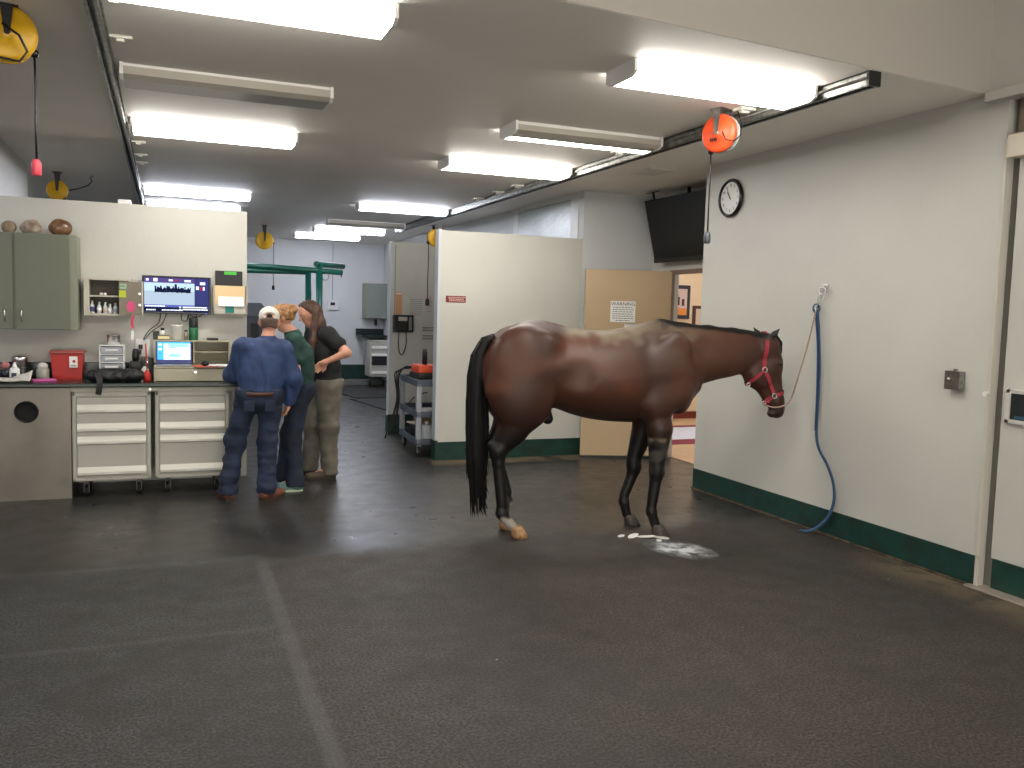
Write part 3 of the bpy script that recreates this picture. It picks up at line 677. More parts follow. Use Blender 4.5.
# ------------------------------------------------------------------ on the worktop
t = thing('sharps_bin', 'red sharps bin with warning label on the worktop', 'sharps container', (-.80, 8.47, CT))
def taper(mb, w0, d0, w1, d1, z0, z1):
    P = [(-w0,-d0,z0),(w0,-d0,z0),(w0,d0,z0),(-w0,d0,z0)]; Q_ = [(-w1,-d1,z1),(w1,-d1,z1),(w1,d1,z1),(-w1,d1,z1)]
    for k in range(4): mb.quadf([P[k], P[(k+1)%4], Q_[(k+1)%4], Q_[k]])
    mb.quadf(P[::-1]); mb.quadf(Q_); return mb
taper(MB(), .112, .08, .128, .095, 0, .225).build('body', redp, t)
MB().box(-.137, .137, -.105, .105, .222, .25, .01).build('lid', mat('lid_smoky', (150,60,50), .3), t)
l_ = MB().box(.02, .082, -.1085, -.0775, .105, .2).m(1); l_.prism([(.056+.013*math.cos(2*PI*k/12), .158+.013*math.sin(2*PI*k/12)) for k in range(12)], -.1095, -.108, 'y'); l_.m(2).box(.028, .075, -.1095, -.108, .115, .119).box(.028, .075, -.1095, -.108, .123, .127).build('label', [paper, redp, black], t)
t = thing('drawer_tower', 'small white plastic tower with four clear drawers', 'drawer tower', (-.44, 8.36, CT))
mb = MB()
for z in (0, .075, .15, .222, .297): mb.box(-.1, .1, -.09, .09, z-.0, z+.009, .002)
mb.box(-.1, -.09, -.09, .09, 0, .3).box(.09, .1, -.09, .09, 0, .3).box(-.1, .1, .085, .09, 0, .3).build('frame', white, t)
for k in range(4):
    d = MB().box(-.088, .088, -.088, .08, .012+.0735*k, .07+.0735*k, .004).build('drawer', mat('drawer_smoke', (112,116,126), .2), t)
    MB().box(-.055, .05, -.092, -.088, .035+.0735*k, .05+.0735*k).build('drawer_label', white, d)
t = thing('steel_bowl', 'steel canister sitting on top of the white drawer tower', 'canister', (-.43, 8.37, CT+.3065))
MB().lathe([(.052, 0), (.055, .004), (.055, .08), (.058, .083), (.055, .086), (.052, .08), (.05, .006)], 24).build('canister', chrome, t); MB().torus((0,0,.03), .0555, .002).build('band', steel, t)
t = thing('steel_canister', 'tall steel canister at the left end of the worktop', 'canister', (-1.165, 8.42, CT))
MB().lathe([(.058, 0), (.06, .004), (.06, .16), (.062, .163), (.062, .19), (.045, .2), (.0, .2)], 24).build('canister', chrome, t); MB().torus((0,0,.1), .061, .0025).build('band', steel, t)
o = MB().sphere((0,0,.0), 1, (.036,.036,.034), 14); tag(o.build('pink_ball', mat('ball_pink', (170,110,108), .6), None, (-1.27, 8.38, CT+.12)), 'dull pink ball beside the tall steel canister', 'ball')
o = MB().lathe([(.03, 0), (.034, .085)], 16); tag(o.build('dark_cup', mat('cup_blue_black', (24,28,44), .4), None, (-1.27, 8.38, CT)), 'dark cup under the dull pink ball', 'cup')
t = thing('squeeze_bottle', 'white squeeze bottle with conical nozzle on the worktop', 'bottle', (-1.18, 8.24, CT))
MB().lathe([(.036, 0), (.04, .006), (.04, .085), (.034, .105), (.022, .112)], 20).build('body', white, t); MB().lathe([(.022, .112), (.018, .125), (.006, .155), (0, .156)], 14).build('nozzle', white, t); MB().box(-.018, .02, -.0415, -.039, .02, .07).build('label', mat('label_navy', (40,44,70), .5), t)
t = thing('cotton_jar', 'glass jar of cotton on the worktop beside the red bin', 'jar', (-.985, 8.36, CT))
MB().lathe([(.045, 0), (.05, .01), (.05, .09), (.042, .1)], 20).build('jar', mat('jar_glass', (150,150,140), .12), t); MB().sphere((0,0,.115), .042, (1,1,.8)).build('cotton', mat('cotton', (196,192,184), .9), t)
t = thing('towel_roll', 'crumpled white towels spread on the left worktop', 'towels', (-1.2, 8.1, CT))
cl = MB()
for j, (x0, x1, z, yo) in enumerate(((-.4, .16, .0, 0), (-.35, .1, .018, .02))):
    n1, n2 = 26, 8; G = []
    for i in range(n1+1):
        row = []
        for k in range(n2+1):
            x = x0+(x1-x0)*i/n1; y = -.09+.2*k/n2+yo; zz = z+.012+.016*noise.noise(Vector((x*9, y*14, j)))+(.10*max(0, (x-.0))/.2 if j == 0 else 0)*(k/n2)
            row.append(cl.bm.verts.new((x, y, max(.004, zz))))
        G.append(row)
    for i in range(n1):
        for k in range(n2): f_ = cl.bm.faces.new([G[i][k], G[i+1][k], G[i+1][k+1], G[i][k+1]]); f_.smooth = True
o = cl.build('towel', mat('towel', (190,188,178), .9, bump=.4, bscale=60), t); md = o.modifiers.new('s', 'SOLIDIFY'); md.thickness = .008
o = MB().box(-.09, .09, -.05, .05, 0, .02, .008).build('pink_packet', mat('packet_pink', (190,84,150), .6), None, (-.955, 8.17, CT+.001), .25); tag(o, 'pink packet poking out from under the white towels', 'packet')
# black bag
S = SDF((-.3, -.16, -.03), (.3, .16, .16), .008)
S.ell((0, 0, .045), (.235, .10, .05), k=.02); S.ell((.12, -.01, .055), (.11, .08, .05), k=.04); S.ell((-.12, .01, .05), (.12, .09, .05), k=.04)
S.cut((0,0,-1), (0,0,.002))
bagm = mat('bag_nylon', (17,17,19), .6, bump=.3, bscale=80)
t = thing('black_bag', 'limp black nylon bag lying on the worktop, strap over the edge', 'bag', (-.40, 8.12, CT))
sobj('bag', S.mesh('bag'), bagm, t, fn=lambda c: .012*noise.noise(c*22))
MB().ribbon([(-.16, .0, .085), (-.14, -.1, .075), (-.12, -.155, .035), (-.118, -.172, .0), (-.122, -.176, -.05), (-.13, -.172, -.095)], .045, .008, (1,.1,0)).build('strap', bagm, t)
MB().tube([(-.2,.02,.08),(-.1,.0,.105),(.02,-.02,.11),(.14,-.02,.10)], .007, 8).build('handle', bagm, t)
# clippers / black charger stand
t = thing('charger_stand', 'black charger stand with handset behind the black bag', 'charger', (-.255, 8.42, CT))
MB().box(-.05, .05, -.05, .05, 0, .16, .015).build('base', black, t); MB().lathe([(.025, .16), (.03, .2), (.026, .25), (.018, .27)], 14).build('handset', black, t)
o = MB().prism([(-.03, 0), (.05, 0), (.02, .11), (-.01, .12), (-.05, .06)], -.03, .03, 'y'); tag(o.build('spray_bottle', mat('crumpled_white', (214,212,206), .7), None, (-.175, 8.30, CT)), 'crumpled white cloth wedge right of the black bag', 'cloth')
t = thing('glass_jar', 'clear glass jar behind the red brush', 'jar', (-.16, 8.50, CT))
gm = mat('clear_glass', (220,228,228), .05); gm.node_tree.nodes['Principled BSDF'].inputs['Transmission Weight'].default_value = .9
MB().lathe([(.05, 0), (.055, .01), (.055, .18), (.052, .18), (.051, .012)], 24).build('jar', gm, t); MB().torus((0,0,.18), .054, .003).build('rim', gm, t)
t = thing('red_brush', 'red long-handled brush standing beside the desk riser', 'brush', (-.155, 8.10, CT))
MB().lathe([(.026, 0), (.034, .02), (.032, .06), (.02, .085), (.007, .1)], 18).build('bulb', redp, t); MB().cyl((0,0,.1), (-.01,.02,.33), .0055, 8).build('handle', redp, t)
o = MB().box(-.055, .055, -.04, .04, 0, .04, .006).build('junction_box', white, None, (-.345, 8.72, 2.541)); tag(o, 'white junction box on top of the counter wall', 'box')

# ================================================================== cord reels
def reel(loc, R, th, ang, colr, label, drop, plugm, plug, hangz, exit_a=-.9, name='cord_reel', tilt=0, bulge=None):
    t = thing(name, label, 'cord reel', loc, ang)
    # axis of the drum is local Y
    h = th/2
    prof = [(.0, -h-.012), (R*.3, -h-.012), (R*.34, -h-.002), (R*.8, -h+.0), (R*.97, -h+.008), (R, -h+.02), (R, -.012)]
    Mx = Matrix.Rotation(-PI/2, 4, 'X')
    MB().lathe([(r, z) for r, z in prof], 36, Mx).build('drum_front', colr, t)
    MB().lathe([(R, .012), (R, h-.02), (R*.97, h-.008), (R*.8, h), (R*.34, h), (0, h+.01)], 36, Mx).build('drum_back', bulge or colr, t)
    MB().lathe([(R*.96, -.012), (R*.96, .012)], 36, Mx).build('seam', black if not bulge else bulge, t)
    ht = hangz-loc[2]
    b = MB()
    b.prism([(-.03, ht), (.03, ht), (.012, -.01), (-.012, -.01)], -h-.022, -h-.014, 'y'); b.prism([(-.03, ht), (.03, ht), (.012, -.01), (-.012, -.01)], h+.012, h+.02, 'y')
    b.box(-.05, .05, -h-.022, h+.02, ht-.006, ht-.001).cyl((0, -h-.026, 0), (0, h+.024, 0), .014, 12); b.build('bracket', steel if name == 'orange_cord_reel' else black, t)
    ex = Vector((R*1.02*math.cos(exit_a), 0, R*1.02*math.sin(exit_a)))
    MB().sphere(ex, .022).build('cord_guide', black, t)
    MB().tube([ex, ex+Vector((.003,0,-drop*.3)), ex+Vector((0,0,-drop*.65)), ex+Vector((.002,0,-drop))], .0055, 8).build('cord', black, t)
    e2 = ex+Vector((0,0,-drop))
    p = MB().lathe([(.012, .0), (.02, -.012), (.024, -.03), (.024, -.075), (.018, -.082), (0, -.082)], 14, Matrix.Translation(e2)).build(plug, plugm, t)
    return t, ex
t, ex = reel((-.72, 5.0, 3.01-.06), .135, .10, .15, yellow, 'big yellow cord reel at the top left corner, pink plug', .52, mat('plug_pink', (230,84,100), .4), 'plug', CZ, -.55)
MB().tube([(-.02,-.08,.03),(.05,-.10,-.02),(.085,-.09,-.09),(.05,-.08,-.14),(-.03,-.07,-.13),(-.08,-.06,-.1)], .006, 8).build('lead_loop', black, t)
t, ex = reel((-1.12, 11.0, 2.88), .11, .09, .05, yellow, 'yellow cord reel showing above the counter wall', .45, rubber, 'plug', CZ, -.9)
MB().tube([(.1,-.02,-.0),(.22,-.01,.04),(.31,0,.08),(.35,0,.13),(.33,0,.17),(.36,0,.19)], .007, 8).build('lead', black, t)
t, ex = reel((3.55, 5.1, 2.915), .13, .10, -.85, orange, 'orange cord reel under the ceiling light by the track', .55, mat('plug_grey', (70,74,80), .5), 'connector', CZ, -2.15, 'orange_cord_reel', bulge=mat('reel_grey', (176,176,172), .4))
t.rotation_euler = (0, 0, -1.15)
m_ = MB()
for k_, w_ in enumerate((.010,.008,.012,.009)): m_.box(-.045+.014*k_, -.045+.014*k_+w_, -.0635, -.062, -.055, -.035)
m_.build('lettering', mat('reel_text', (60,30,30), .5), t)
MB().tube([(.05,-.07,.0),(.09,-.09,-.06),(.13,-.05,-.07),(.14,.02,-.02),(.13,.04,.06),(.10,.03,.16)], .0045, 8).build('lead', black, t)
reel((1.63, 16.0, 2.81), .155, .09, .0, yellow, 'small yellow cord reel in the far bay near the green stocks', .75, rubber, 'plug', CZ, -.2)
rt_, ex_ = reel((2.80, 9.345, 2.46), .10, .09, 0, yellow, 'yellow cord reel peeking from behind the front stall wall', .62, rubber, 'plug', 2.60, -2.6)
MB().box(-.03, .03, -.125, -.06, .09, .13).build('wall_plate', black, rt_)

# ================================================================== right wall things
t = thing('wall_clock', 'round black-rimmed wall clock on the right wall', 'clock', (4.735, 6.605, 2.735), 0)
Mx = Matrix.Rotation(-PI/2, 4, 'Y')
MB().lathe([(.143, -.012), (.168, -.012), (.174, .005), (.164, .02), (.150, .022), (.143, .010), (.143, -.012)], 44, Mx, False).build('rim', mat('clock_black', (14,14,15), .25), t)
fa = MB().lathe([(.145, -.012), (.145, .006)], 40, Mx).m(1)
for h_ in range(12):
    a = 2*PI*h_/12; fa.text(str(12 if h_ == 0 else h_), .038, face_mx(-.0066, -.112*math.sin(a), .112*math.cos(a)))
fa.build('face', [white, black], t)
def hand(a, L_, w_): 
    d = Vector((0, -math.sin(a), math.cos(a))); n_ = Vector((0, math.cos(a), math.sin(a)))
    m_ = MB(); P = [d*-.015+n_*w_, d*L_+n_*w_*.4, d*L_-n_*w_*.4, d*-.015-n_*w_]
    for dx in (-.010,): m_.quadf([p+Vector((dx,0,0)) for p in P]); m_.quadf([p+Vector((dx-.002,0,0)) for p in P[::-1]])
    for k in range(4): m_.quadf([P[k]+Vector((-.010,0,0)), P[(k+1)%4]+Vector((-.010,0,0)), P[(k+1)%4]+Vector((-.012,0,0)), P[k]+Vector((-.012,0,0))])
    return m_
hand(math.radians(-38), .075, .006).build('hour_hand', black, t); hand(math.radians(-30), .105, .004).build('minute_hand', black, t)
# dark wall television by the doorway, tilted down
t = thing('television', 'large dark television hung over the doorway', 'television', (5.26, 8.12, 2.62), 0, rot=(0, math.radians(-14), math.radians(2)))
MB().box(-.03, .05, -.68, .68, -.35, .37, .01).build('bezel', mat('tv_black', (9,9,9), .5, spec=.3), t); MB().box(-.034, -.03, -.65, .65, -.29, .34).build('screen', mat('tv_glass', (8,9,8), .35, spec=.25), t)
MB().box(-.038, -.03, -.68, .68, -.35, -.30, .004).build('speaker_strip', mat('tv_strip', (16,17,17), .45), t)
MB().box(.05, .1, -.15, .15, -.15, .15, .01).tube([(.08, 0, .1), (.12, 0, .43)], .02, 8).build('mount', black, t); MB().tube([(.0,.66,-.25),(.03,.72,-.22),(.04,.76,-.2)], .006, 6).build('cable', black, t)
MB().tube([(.02,.55,.36),(.03,.56,.45)], .012, 8).box(-.03, .07, .5, .62, .445, .452).build('ceiling_hook', black, t)
# signs on the door
def sign(par_loc, rz, w, h, name, label, lines, title=None, bg=paper, ink=black, cat='sign'):
    t = thing(name, label, cat, par_loc, rz)
    MB().box(-w/2, w/2, -.003, 0, -h/2, h/2).build('sheet', bg, t)
    m_ = MB(); 
    if title: m_.text(title, h*.24, face_my(0, -.0042, h*.36))
    r_ = random.Random(len(label)); n_ = lines; z0 = h*.2 if title else h*.3
    for i in range(n_):
        z = z0-(z0+h*.42)*i/max(1, n_-1) if n_ > 1 else 0; x = -w*.42+(w*.12 if i == n_-1 else w*.03*r_.random()); xe = w*.42-(w*.15 if i == n_-1 else 0)
        while x < xe:
            ww = w*(.05+.09*r_.random()); x2 = min(x+ww, xe); m_.box(x, x2, -.0042, -.003, z-h*.014, z+h*.014); x = x2+w*.025
    if lines or title: m_.build('print', ink, t)
    return t
def ondoor(d, z):   # point on the door leaf at distance d from the hinge
    a = math.radians(-17); return (5.42-d*math.cos(a)+.0455*math.sin(a), 8.64-d*math.sin(a)-.0455*math.cos(a), z)
sign(ondoor(.56, 1.70), math.radians(-17), .29, .24, 'warning_sign', 'white WARNING notice on the beige door', 7, 'WARNING')
t = sign(ondoor(.47, 1.54), math.radians(-17), .13, .055, 'small_sign', 'small label below the warning notice on the beige door', 1)
MB().box(-.06, .06, -.0045, -.003, .017, .025).build('border', black, t)
# red sign on the stall wall
t = thing('red_sign', 'small dark red sign on the front stall wall', 'sign', (2.965, 9.098, 1.785))
MB().box(-.115, .115, -.004, 0, -.036, .036, .001).build('plate', mat('sign_maroon', (110,30,30), .5), t)
m_ = MB(); r_ = random.Random(3)
for z in (.018, 0, -.018):
    x = -.09+.02*r_.random()
    while x < .085: ww = .008+.014*r_.random(); m_.box(x, x+ww, -.005, -.004, z-.0055, z+.0055); x += ww+.005
m_.build('print', mat('sign_pink', (214,170,160), .6), t)
# electrical box
t = thing('switch_box', 'small galvanised switch box on the right wall', 'switch box', (4.75, 4.09, 1.295))
MB().box(-.05, 0, -.055, .055, -.06, .06, .006).build('box', steel, t); MB().box(-.056, -.05, -.055, .055, -.06, .06, .003).build('cover', mat('box_cover', (116,112,102), .4, .6, var=.4, vscale=30), t); MB().cyl((-.056, .01, 0), (-.075, .01, .012), .008, 8).build('toggle', chrome, t); MB().cyl((-.025,0,.06), (-.025,0,.075), .014, 10).build('knockout', steel, t)
# wall ring with snap
t = thing('tie_ring', 'chrome tie ring with snap on the right wall', 'ring', (4.745, 5.34, 1.90))
MB().box(-.008, .004, -.03, .03, -.02, .035, .004).cyl((-.008,0,.015), (-.03,0,.01), .008, 10).build('plate', chrome, t); MB().torus((-.034,0,-.018), .028, .006, (1,.3,0)).build('ring', chrome, t)
MB().torus((-.034, .012, -.065), .022, .005, (.3,1,0), sc=1.3).cyl((-.036,.02,-.085), (-.04,.035,-.125), .008, 8).torus((-.042,.04,-.142), .017, .004, (1,.5,0)).build('snap', chrome, t)
# blue lead
bl = mat('rope_blue', (44,78,112), .7, bump=.5, bscale=120)
P = [(-.02,.055,-.135),(-.045,.02,-.2),(-.04,.0,-.36),(-.035,-.02,-.62),(-.035,-.025,-.9),(-.03,-.02,-1.12),(-.03,-.06,-1.24),(-.03,-.16,-1.35),(-.03,-.235,-1.48),(-.03,-.25,-1.62),(-.035,-.20,-1.75),(-.05,-.12,-1.84),(-.09,-.06,-1.885),(-.12,0.0,-1.893)]
def spline(P, n=6):
    P = [Vector(p) for p in P]; Q = []
    for i in range(len(P)-1):
        p0 = P[max(i-1,0)]; p1 = P[i]; p2 = P[i+1]; p3 = P[min(i+2, len(P)-1)]
        for j in range(n):
            u = j/n; Q.append(.5*((2*p1)+(p2-p0)*u+(2*p0-5*p1+4*p2-p3)*u*u+(3*p1-p0-3*p2+p3)*u**3))
    return Q+[P[-1]]
t = thing('blue_lead', 'long flat blue lead hanging from the tie ring to floor', 'lead', (4.745, 5.34, 1.90))
MB().ribbon(spline(P), .03, .008, (.25,1,.1)).build('strap', bl, t); MB().torus((-.04,.045,-.15), .025, .009, (1,.4,0), sc=1.2).build('loop', bl, t)
MB().ribbon(spline([(-.045,.05,-.16),(-.05,.03,-.25),(-.047,.0,-.45),(-.043,-.015,-.8),(-.043,-.02,-1.1)]), .018, .006, (.3,1,0)).build('second_strand', mat('rope_blue_dark', (26,60,100), .7), t)
# spilled white powder by the hoof
pw = bpy.data.materials.new('powder'); pw.use_nodes = True; N = pw.node_tree.nodes; Lk = pw.node_tree.links; b = N['Principled BSDF']; b.inputs['Base Color'].default_value = (.55,.58,.6,1); b.inputs['Roughness'].default_value = .9
tc = N.new('ShaderNodeTexCoord'); n1 = N.new('ShaderNodeTexNoise'); n1.inputs['Scale'].default_value = 9; n1.inputs['Detail'].default_value = 6; Lk.new(tc.outputs['Object'], n1.inputs['Vector'])
gr = N.new('ShaderNodeVectorMath'); gr.operation = 'LENGTH'; mp = N.new('ShaderNodeMapping'); mp.inputs['Scale'].default_value = (4.6, 3.2, 1); Lk.new(tc.outputs['Object'], mp.inputs[0]); Lk.new(mp.outputs[0], gr.inputs[0])
mth = N.new('ShaderNodeMath'); mth.operation = 'SUBTRACT'; mr_ = N.new('ShaderNodeMapRange'); mr_.inputs[1].default_value = 1; mr_.inputs[2].default_value = 0; Lk.new(gr.outputs['Value'], mr_.inputs[0]); m2 = N.new('ShaderNodeMath'); m2.operation = 'MULTIPLY'; Lk.new(mr_.outputs[0], m2.inputs[0]); m3 = N.new('ShaderNodeMapRange'); m3.inputs[1].default_value = .35; m3.inputs[2].default_value = .7; m3.inputs[4].default_value = 2.3; Lk.new(n1.outputs['Fac'], m3.inputs[0]); Lk.new(m3.outputs[0], m2.inputs[1]); m2.use_clamp = True; Lk.new(m2.outputs[0], b.inputs['Alpha'])
pd = MB(); n_ = 40
pd.quadf([(-.25,-.36,0),(.25,-.36,0),(.25,.36,0),(-.25,.36,0)])
t = thing('powder_spill', 'white powder and foam spilled on the floor by front hoof', 'spill', (3.40, 5.15, .003), math.radians(18)); t['kind'] = 'stuff'
pd.build('powder', pw, t)
fm = mat('foam_white', (228,228,224), .6)
for i, (x, y, a, b_, rz_) in enumerate(((-.05, .44, .10, .03, .25), (.05, .37, .10, .025, -.35), (-.15, .49, .05, .02, .2), (.13, .28, .06, .035, -.9), (.03, .24, .035, .02, .3), (.19,.33,.03,.015,.2))):
    m_ = MB(); pts = [(x+(a*(1+.35*noise.noise(Vector((k, i, 0))))*math.cos(2*PI*k/18))*math.cos(rz_)-b_*math.sin(2*PI*k/18)*math.sin(rz_), y+a*math.cos(2*PI*k/18)*math.sin(rz_)+b_*(1+.5*noise.noise(Vector((k*1.7, i, 3))))*math.sin(2*PI*k/18)*math.cos(rz_)) for k in range(18)]
    pts = [(px_*.78+.03, py_) for px_, py_ in pts]; m_.prism(pts, -.001, .004, 'z'); m_.build('foam_patch', fm, t)

# ================================================================== utility cart by the stall
ug = mat('cart_grey', (74,80,92), .5); up = mat('cart_post', (150,154,160), .35, .3)
t = thing('utility_cart', 'grey three-shelf utility cart behind the front stall wall', 'utility cart', (2.60, 9.31, 0), math.radians(-3))
for z in (.14, .45, .80):
    MB().box(0, .5, 0, .95, z, z+.015, .004).box(0, .5, 0, .02, z, z+.07, .006).box(0, .5, .93, .95, z, z+.07, .006).box(0, .02, 0, .95, z, z+.07, .006).box(.48, .5, 0, .95, z, z+.07, .006).build('tray', ug, t)
for x in (.03, .47):
    for y in (.03, .92): MB().box(x-.03, x+.03, y-.03, y+.03, .14, .84, .01).build('post', up, t)
for x in (.05, .45):
    for y in (.08, .87):
        c = MB().box(x-.02, x+.02, y-.02, y+.02, .115, .14).box(x-.022, x-.017, y-.012, y+.012, .05, .12).box(x+.017, x+.022, y-.012, y+.012, .05, .12).cyl((x-.02, y-.01, .055), (x+.02, y-.01, .055), .02, 12).build('caster', up, t)
        MB().cyl((x-.015, y-.01, .055), (x+.015, y-.01, .055), .054, 20).build('wheel', rubber, c)
t = thing('orange_device', 'orange-topped clipper case with black handles on the cart', 'equipment case', (2.80, 9.60, .872))
MB().box(-.16, .16, -.2, .2, 0, .07, .02).build('base', black, t); MB().box(-.15, .12, -.17, .17, .07, .16, .025).build('lid', mat('case_orange', (214,78,40), .5), t)
for y in (-.05, .03): MB().tube([(-.04, y, .15), (-.04, y, .3), (-.03, y+.015, .33), (-.02, y+.03, .3), (-.02, y+.03, .15)], .013, 8).build('handle', black, t)
hz_ = MB()
for k in range(4): hz_.tube(spline([(-.1-.03*k, .1+.05*k, .10), (-.2-.02*k, .2+.05*k, .12-.02*k), (-.26-.01*k, .28+.03*k, .0), (-.25, .3+.04*k, -.3), (-.28-.04*k, .35, -.62-.04*k)]), .007+.003*(k == 0), 6)
o = hz_.build('hose_bundle', rubber, None, (2.80, 9.60, .872)); tag(o, 'black hoses and cords draping off the left side of cart', 'hoses')
o = MB().tube(spline([(0, 0, .0), (.03, -.12, .05), (.08, -.25, .06), (.16, -.34, .05)]), .02, 10).build('grey_hose', mat('hose_grey', (110,112,114), .5), None, (3.0, 9.66, .90)); tag(o, 'thick grey hose resting at the near end of cart top', 'hose')
t = thing('white_tray', 'shallow pale dish on the middle shelf of the cart', 'dish', (2.82, 9.58, .467)); MB().lathe([(.09, 0), (.11, .05), (.107, .05), (.087, .006)], 22).build('bowl', paper, t); MB().torus((0,0,.05), .109, .004).build('rim', paper, t)
o = MB().tube(spline([(0,.2,0),(.02,.05,.09),(.08,-.05,.15),(.14,-.12,.17)]), .006, 6).build('equipment_lead', rubber, None, (2.68, 9.76, .53)); tag(o, 'thin black lead arching over the middle cart shelf', 'cable')
o = MB().box(-.11, .11, -.16, .16, 0, .17, .004).build('black_crate', black, None, (2.81, 9.78, .157)); tag(o, 'black crate on the bottom shelf of the cart', 'crate')
o = MB().box(-.09, .09, -.12, .12, 0, .05, .003).build('cardboard_box', mat('cardboard', (178,136,96), .8), None, (2.82, 9.78, .345)); tag(o, 'flat cardboard box on top of the black crate in cart', 'box')
o = MB().box(-.1, .1, -.14, .14, 0, .015, .003).build('booklet', mat('booklet', (206,186,176), .7), None, (2.76, 9.74, .328), .2); tag(o, 'pale booklet sticking out over the black crate', 'booklet')
t = thing('white_jug', 'white jug at the near end of the bottom cart shelf', 'jug', (2.76, 9.44, .157)); MB().box(-.05, .05, -.05, .05, 0, .2, .02).build('body', mat('jug', (190,196,198), .4), t); MB().lathe([(.022, .2), (.022, .235)], 14).build('cap', white, t)

# telephone and notices on the rear stall wall
t = thing('wall_telephone', 'black wall telephone with hanging cord on rear stall wall', 'telephone', (2.955, 11.355, 1.47))
MB().box(-.14, .14, -.06, 0, -.115, .115, .015).build('base', black, t); MB().box(.07, .11, -.085, -.06, -.09, .09, .012).build('handset', mat('phone_grey', (120,122,124), .4), t); MB().box(-.07, .05, -.063, -.06, .035, .09).build('display', mat('phone_label', (196,190,180), .5), t)
kp = MB()
for i in range(4):
    for j in range(3): kp.box(-.06+.035*j, -.04+.035*j, -.064, -.06, -.075+.025*i, -.06+.025*i)
kp.build('keypad', mat('keys_dark', (44,44,46), .4), t)
MB().tube(spline([(-.05,-.03,-.11),(-.06,-.03,-.22),(-.05,-.03,-.36),(-.02,-.03,-.42),(.02,-.03,-.38),(.05,-.03,-.25),(.04,-.03,-.11)]), .007, 6).build('cord', black, t)
t = thing('orange_notice', 'narrow peach paper strip above the wall telephone', 'paper'
, (2.90, 11.354, 1.74)); MB().box(-.045, .045, -.003, 0, -.15, .15).build('sheet', mat('peach', (206,156,124), .8), t); MB().box(-.04, .04, -.004, -.003, .12, .135).build('tape', white, t)
ph = sign((3.14, 11.355, 1.71), 0, .2, .29, 'printed_notice', 'printed white sheet taped right of the peach strip', 9, None, mat('sheet_dull', (196,194,188), .8), mat('ink_grey', (140,138,136), .8), 'paper')
ph2 = sign((3.32, 11.355, 1.74), 0, .1, .24, 'pinkish_notice', 'faint pinkish sheet beside the printed notice', 6, None, mat('sheet_pink', (200,188,184), .8), MATS['ink_grey'], 'paper')
t = thing('wire_rack', 'small wall rack of slats low on rear stall wall', 'rack', (3.34, 11.36, 1.33))
for z in (.09, .05, -.02, -.06): MB().box(-.1, .1, -.02, 0, z-.006, z+.006, .002).build('slat', mat('rack_grey', (130,130,124), .5), t)
o = MB().box(2.84, 2.848, 11.345, 11.355, 1.6, 2.51).build('phone_conduit', mat('conduit', (150,148,140), .4)); tag(o, 'thin vertical conduit above the wall telephone', 'conduit')

# ================================================================== far bay
t = thing('far_wall_cabinet', 'grey-green wall cabinet hanging on the far wall', 'cabinet', (4.24, 18.999, 1.45))
MB().box(-.22, .25, -.36, 0, 0, .76, .004).build('body', sageedge, t)
MB().box(-.17, .25, -.38, -.361, .01, .75, .004).build('door', mat('sage_far', (126,132,126), .5), t)
MB().box(.06, .1, -.1, -.02, -.16, -.02, .005).build('dispenser', black, t)
o = MB().box(3.88, 4.49, 18.3, 18.96, 1.05, 1.09, .006).box(3.88, 4.49, 18.9, 18.97, 1.09, 1.22).build('far_worktop', darktop); tag(o, 'dark worktop with backsplash under the far wall cabinet', 'worktop')
o = MB().prism([(3.9, 1.045), (4.02, 1.045), (3.96, .45), (3.94, .45)], 18.4, 18.44, 'y').build('worktop_bracket', mat('bracket_grey', (128,130,130), .5)); tag(o, 'grey slanting bracket holding the far worktop', 'bracket')
fc = drawer_cart(4.00, 4.485, .22, .99, 'pale rolling drawer cart with one open drawer shown as a black block, under far worktop', 18.05)
MB().box(-.2, .2, -.026, -.004, .47, .66).build('open_drawer_shade', black, fc)  # black block laid over the front as the shade inside an open drawer
t = thing('thermostat', 'white thermostat box on the far wall below conduit', 'thermostat', (3.37, 18.999, 1.74)); MB().box(-.12, .12, -.05, 0, -.13, .1, .015).build('cover', mat('thermo_white', (206,206,204), .5), t); MB().box(-.05, .05, -.055, -.05, -.03, .035).build('display', black, t); MB().cyl((0,-.012,.1), (0,-.012,1.39), .008, 8).build('conduit', mat('conduit_grey', (160,164,166), .4), t)
# green tube stocks
t = thing('horse_stocks', 'dark green tubular horse stocks in the far bay', 'horse stocks', (2.0, 13.5, 0))
for (x, y, z0, z1) in ((.11, -.5, 0, 2.28), (.11, .55, 0, 2.22), (-1.3, -.5, 0, 2.2), (-1.3, .45, 0, 2.2)): MB().cyl((x, y, z0), (x, y, z1), .05, 16).build('upright', greenp, t)
for P in ([(.05,-.56,2.29),(.11,-.5,2.29),(.52,-.2,2.29)], [(-1.35,.5,2.19),(.11,.55,2.21)], [(-1.35,-.5,2.24),(.0,-.5,2.20),(.45,-.5,2.18)], [(-1.3,-.55,2.2),(-1.3,.55,2.2)]): MB().tube(P, .042, 14).build('rail', greenp, t)
MB().torus((.38,-.3,2.22), .05, .006, (1,1,0)).build('ring', steel, t); MB().torus((.2,-.5,2.12), .06, .006, (1,1,0)).build('ring', steel, t); MB().tube([(.48,-.22,2.26),(.49,-.22,2.12)], .01, 8).build('hook', steel, t)
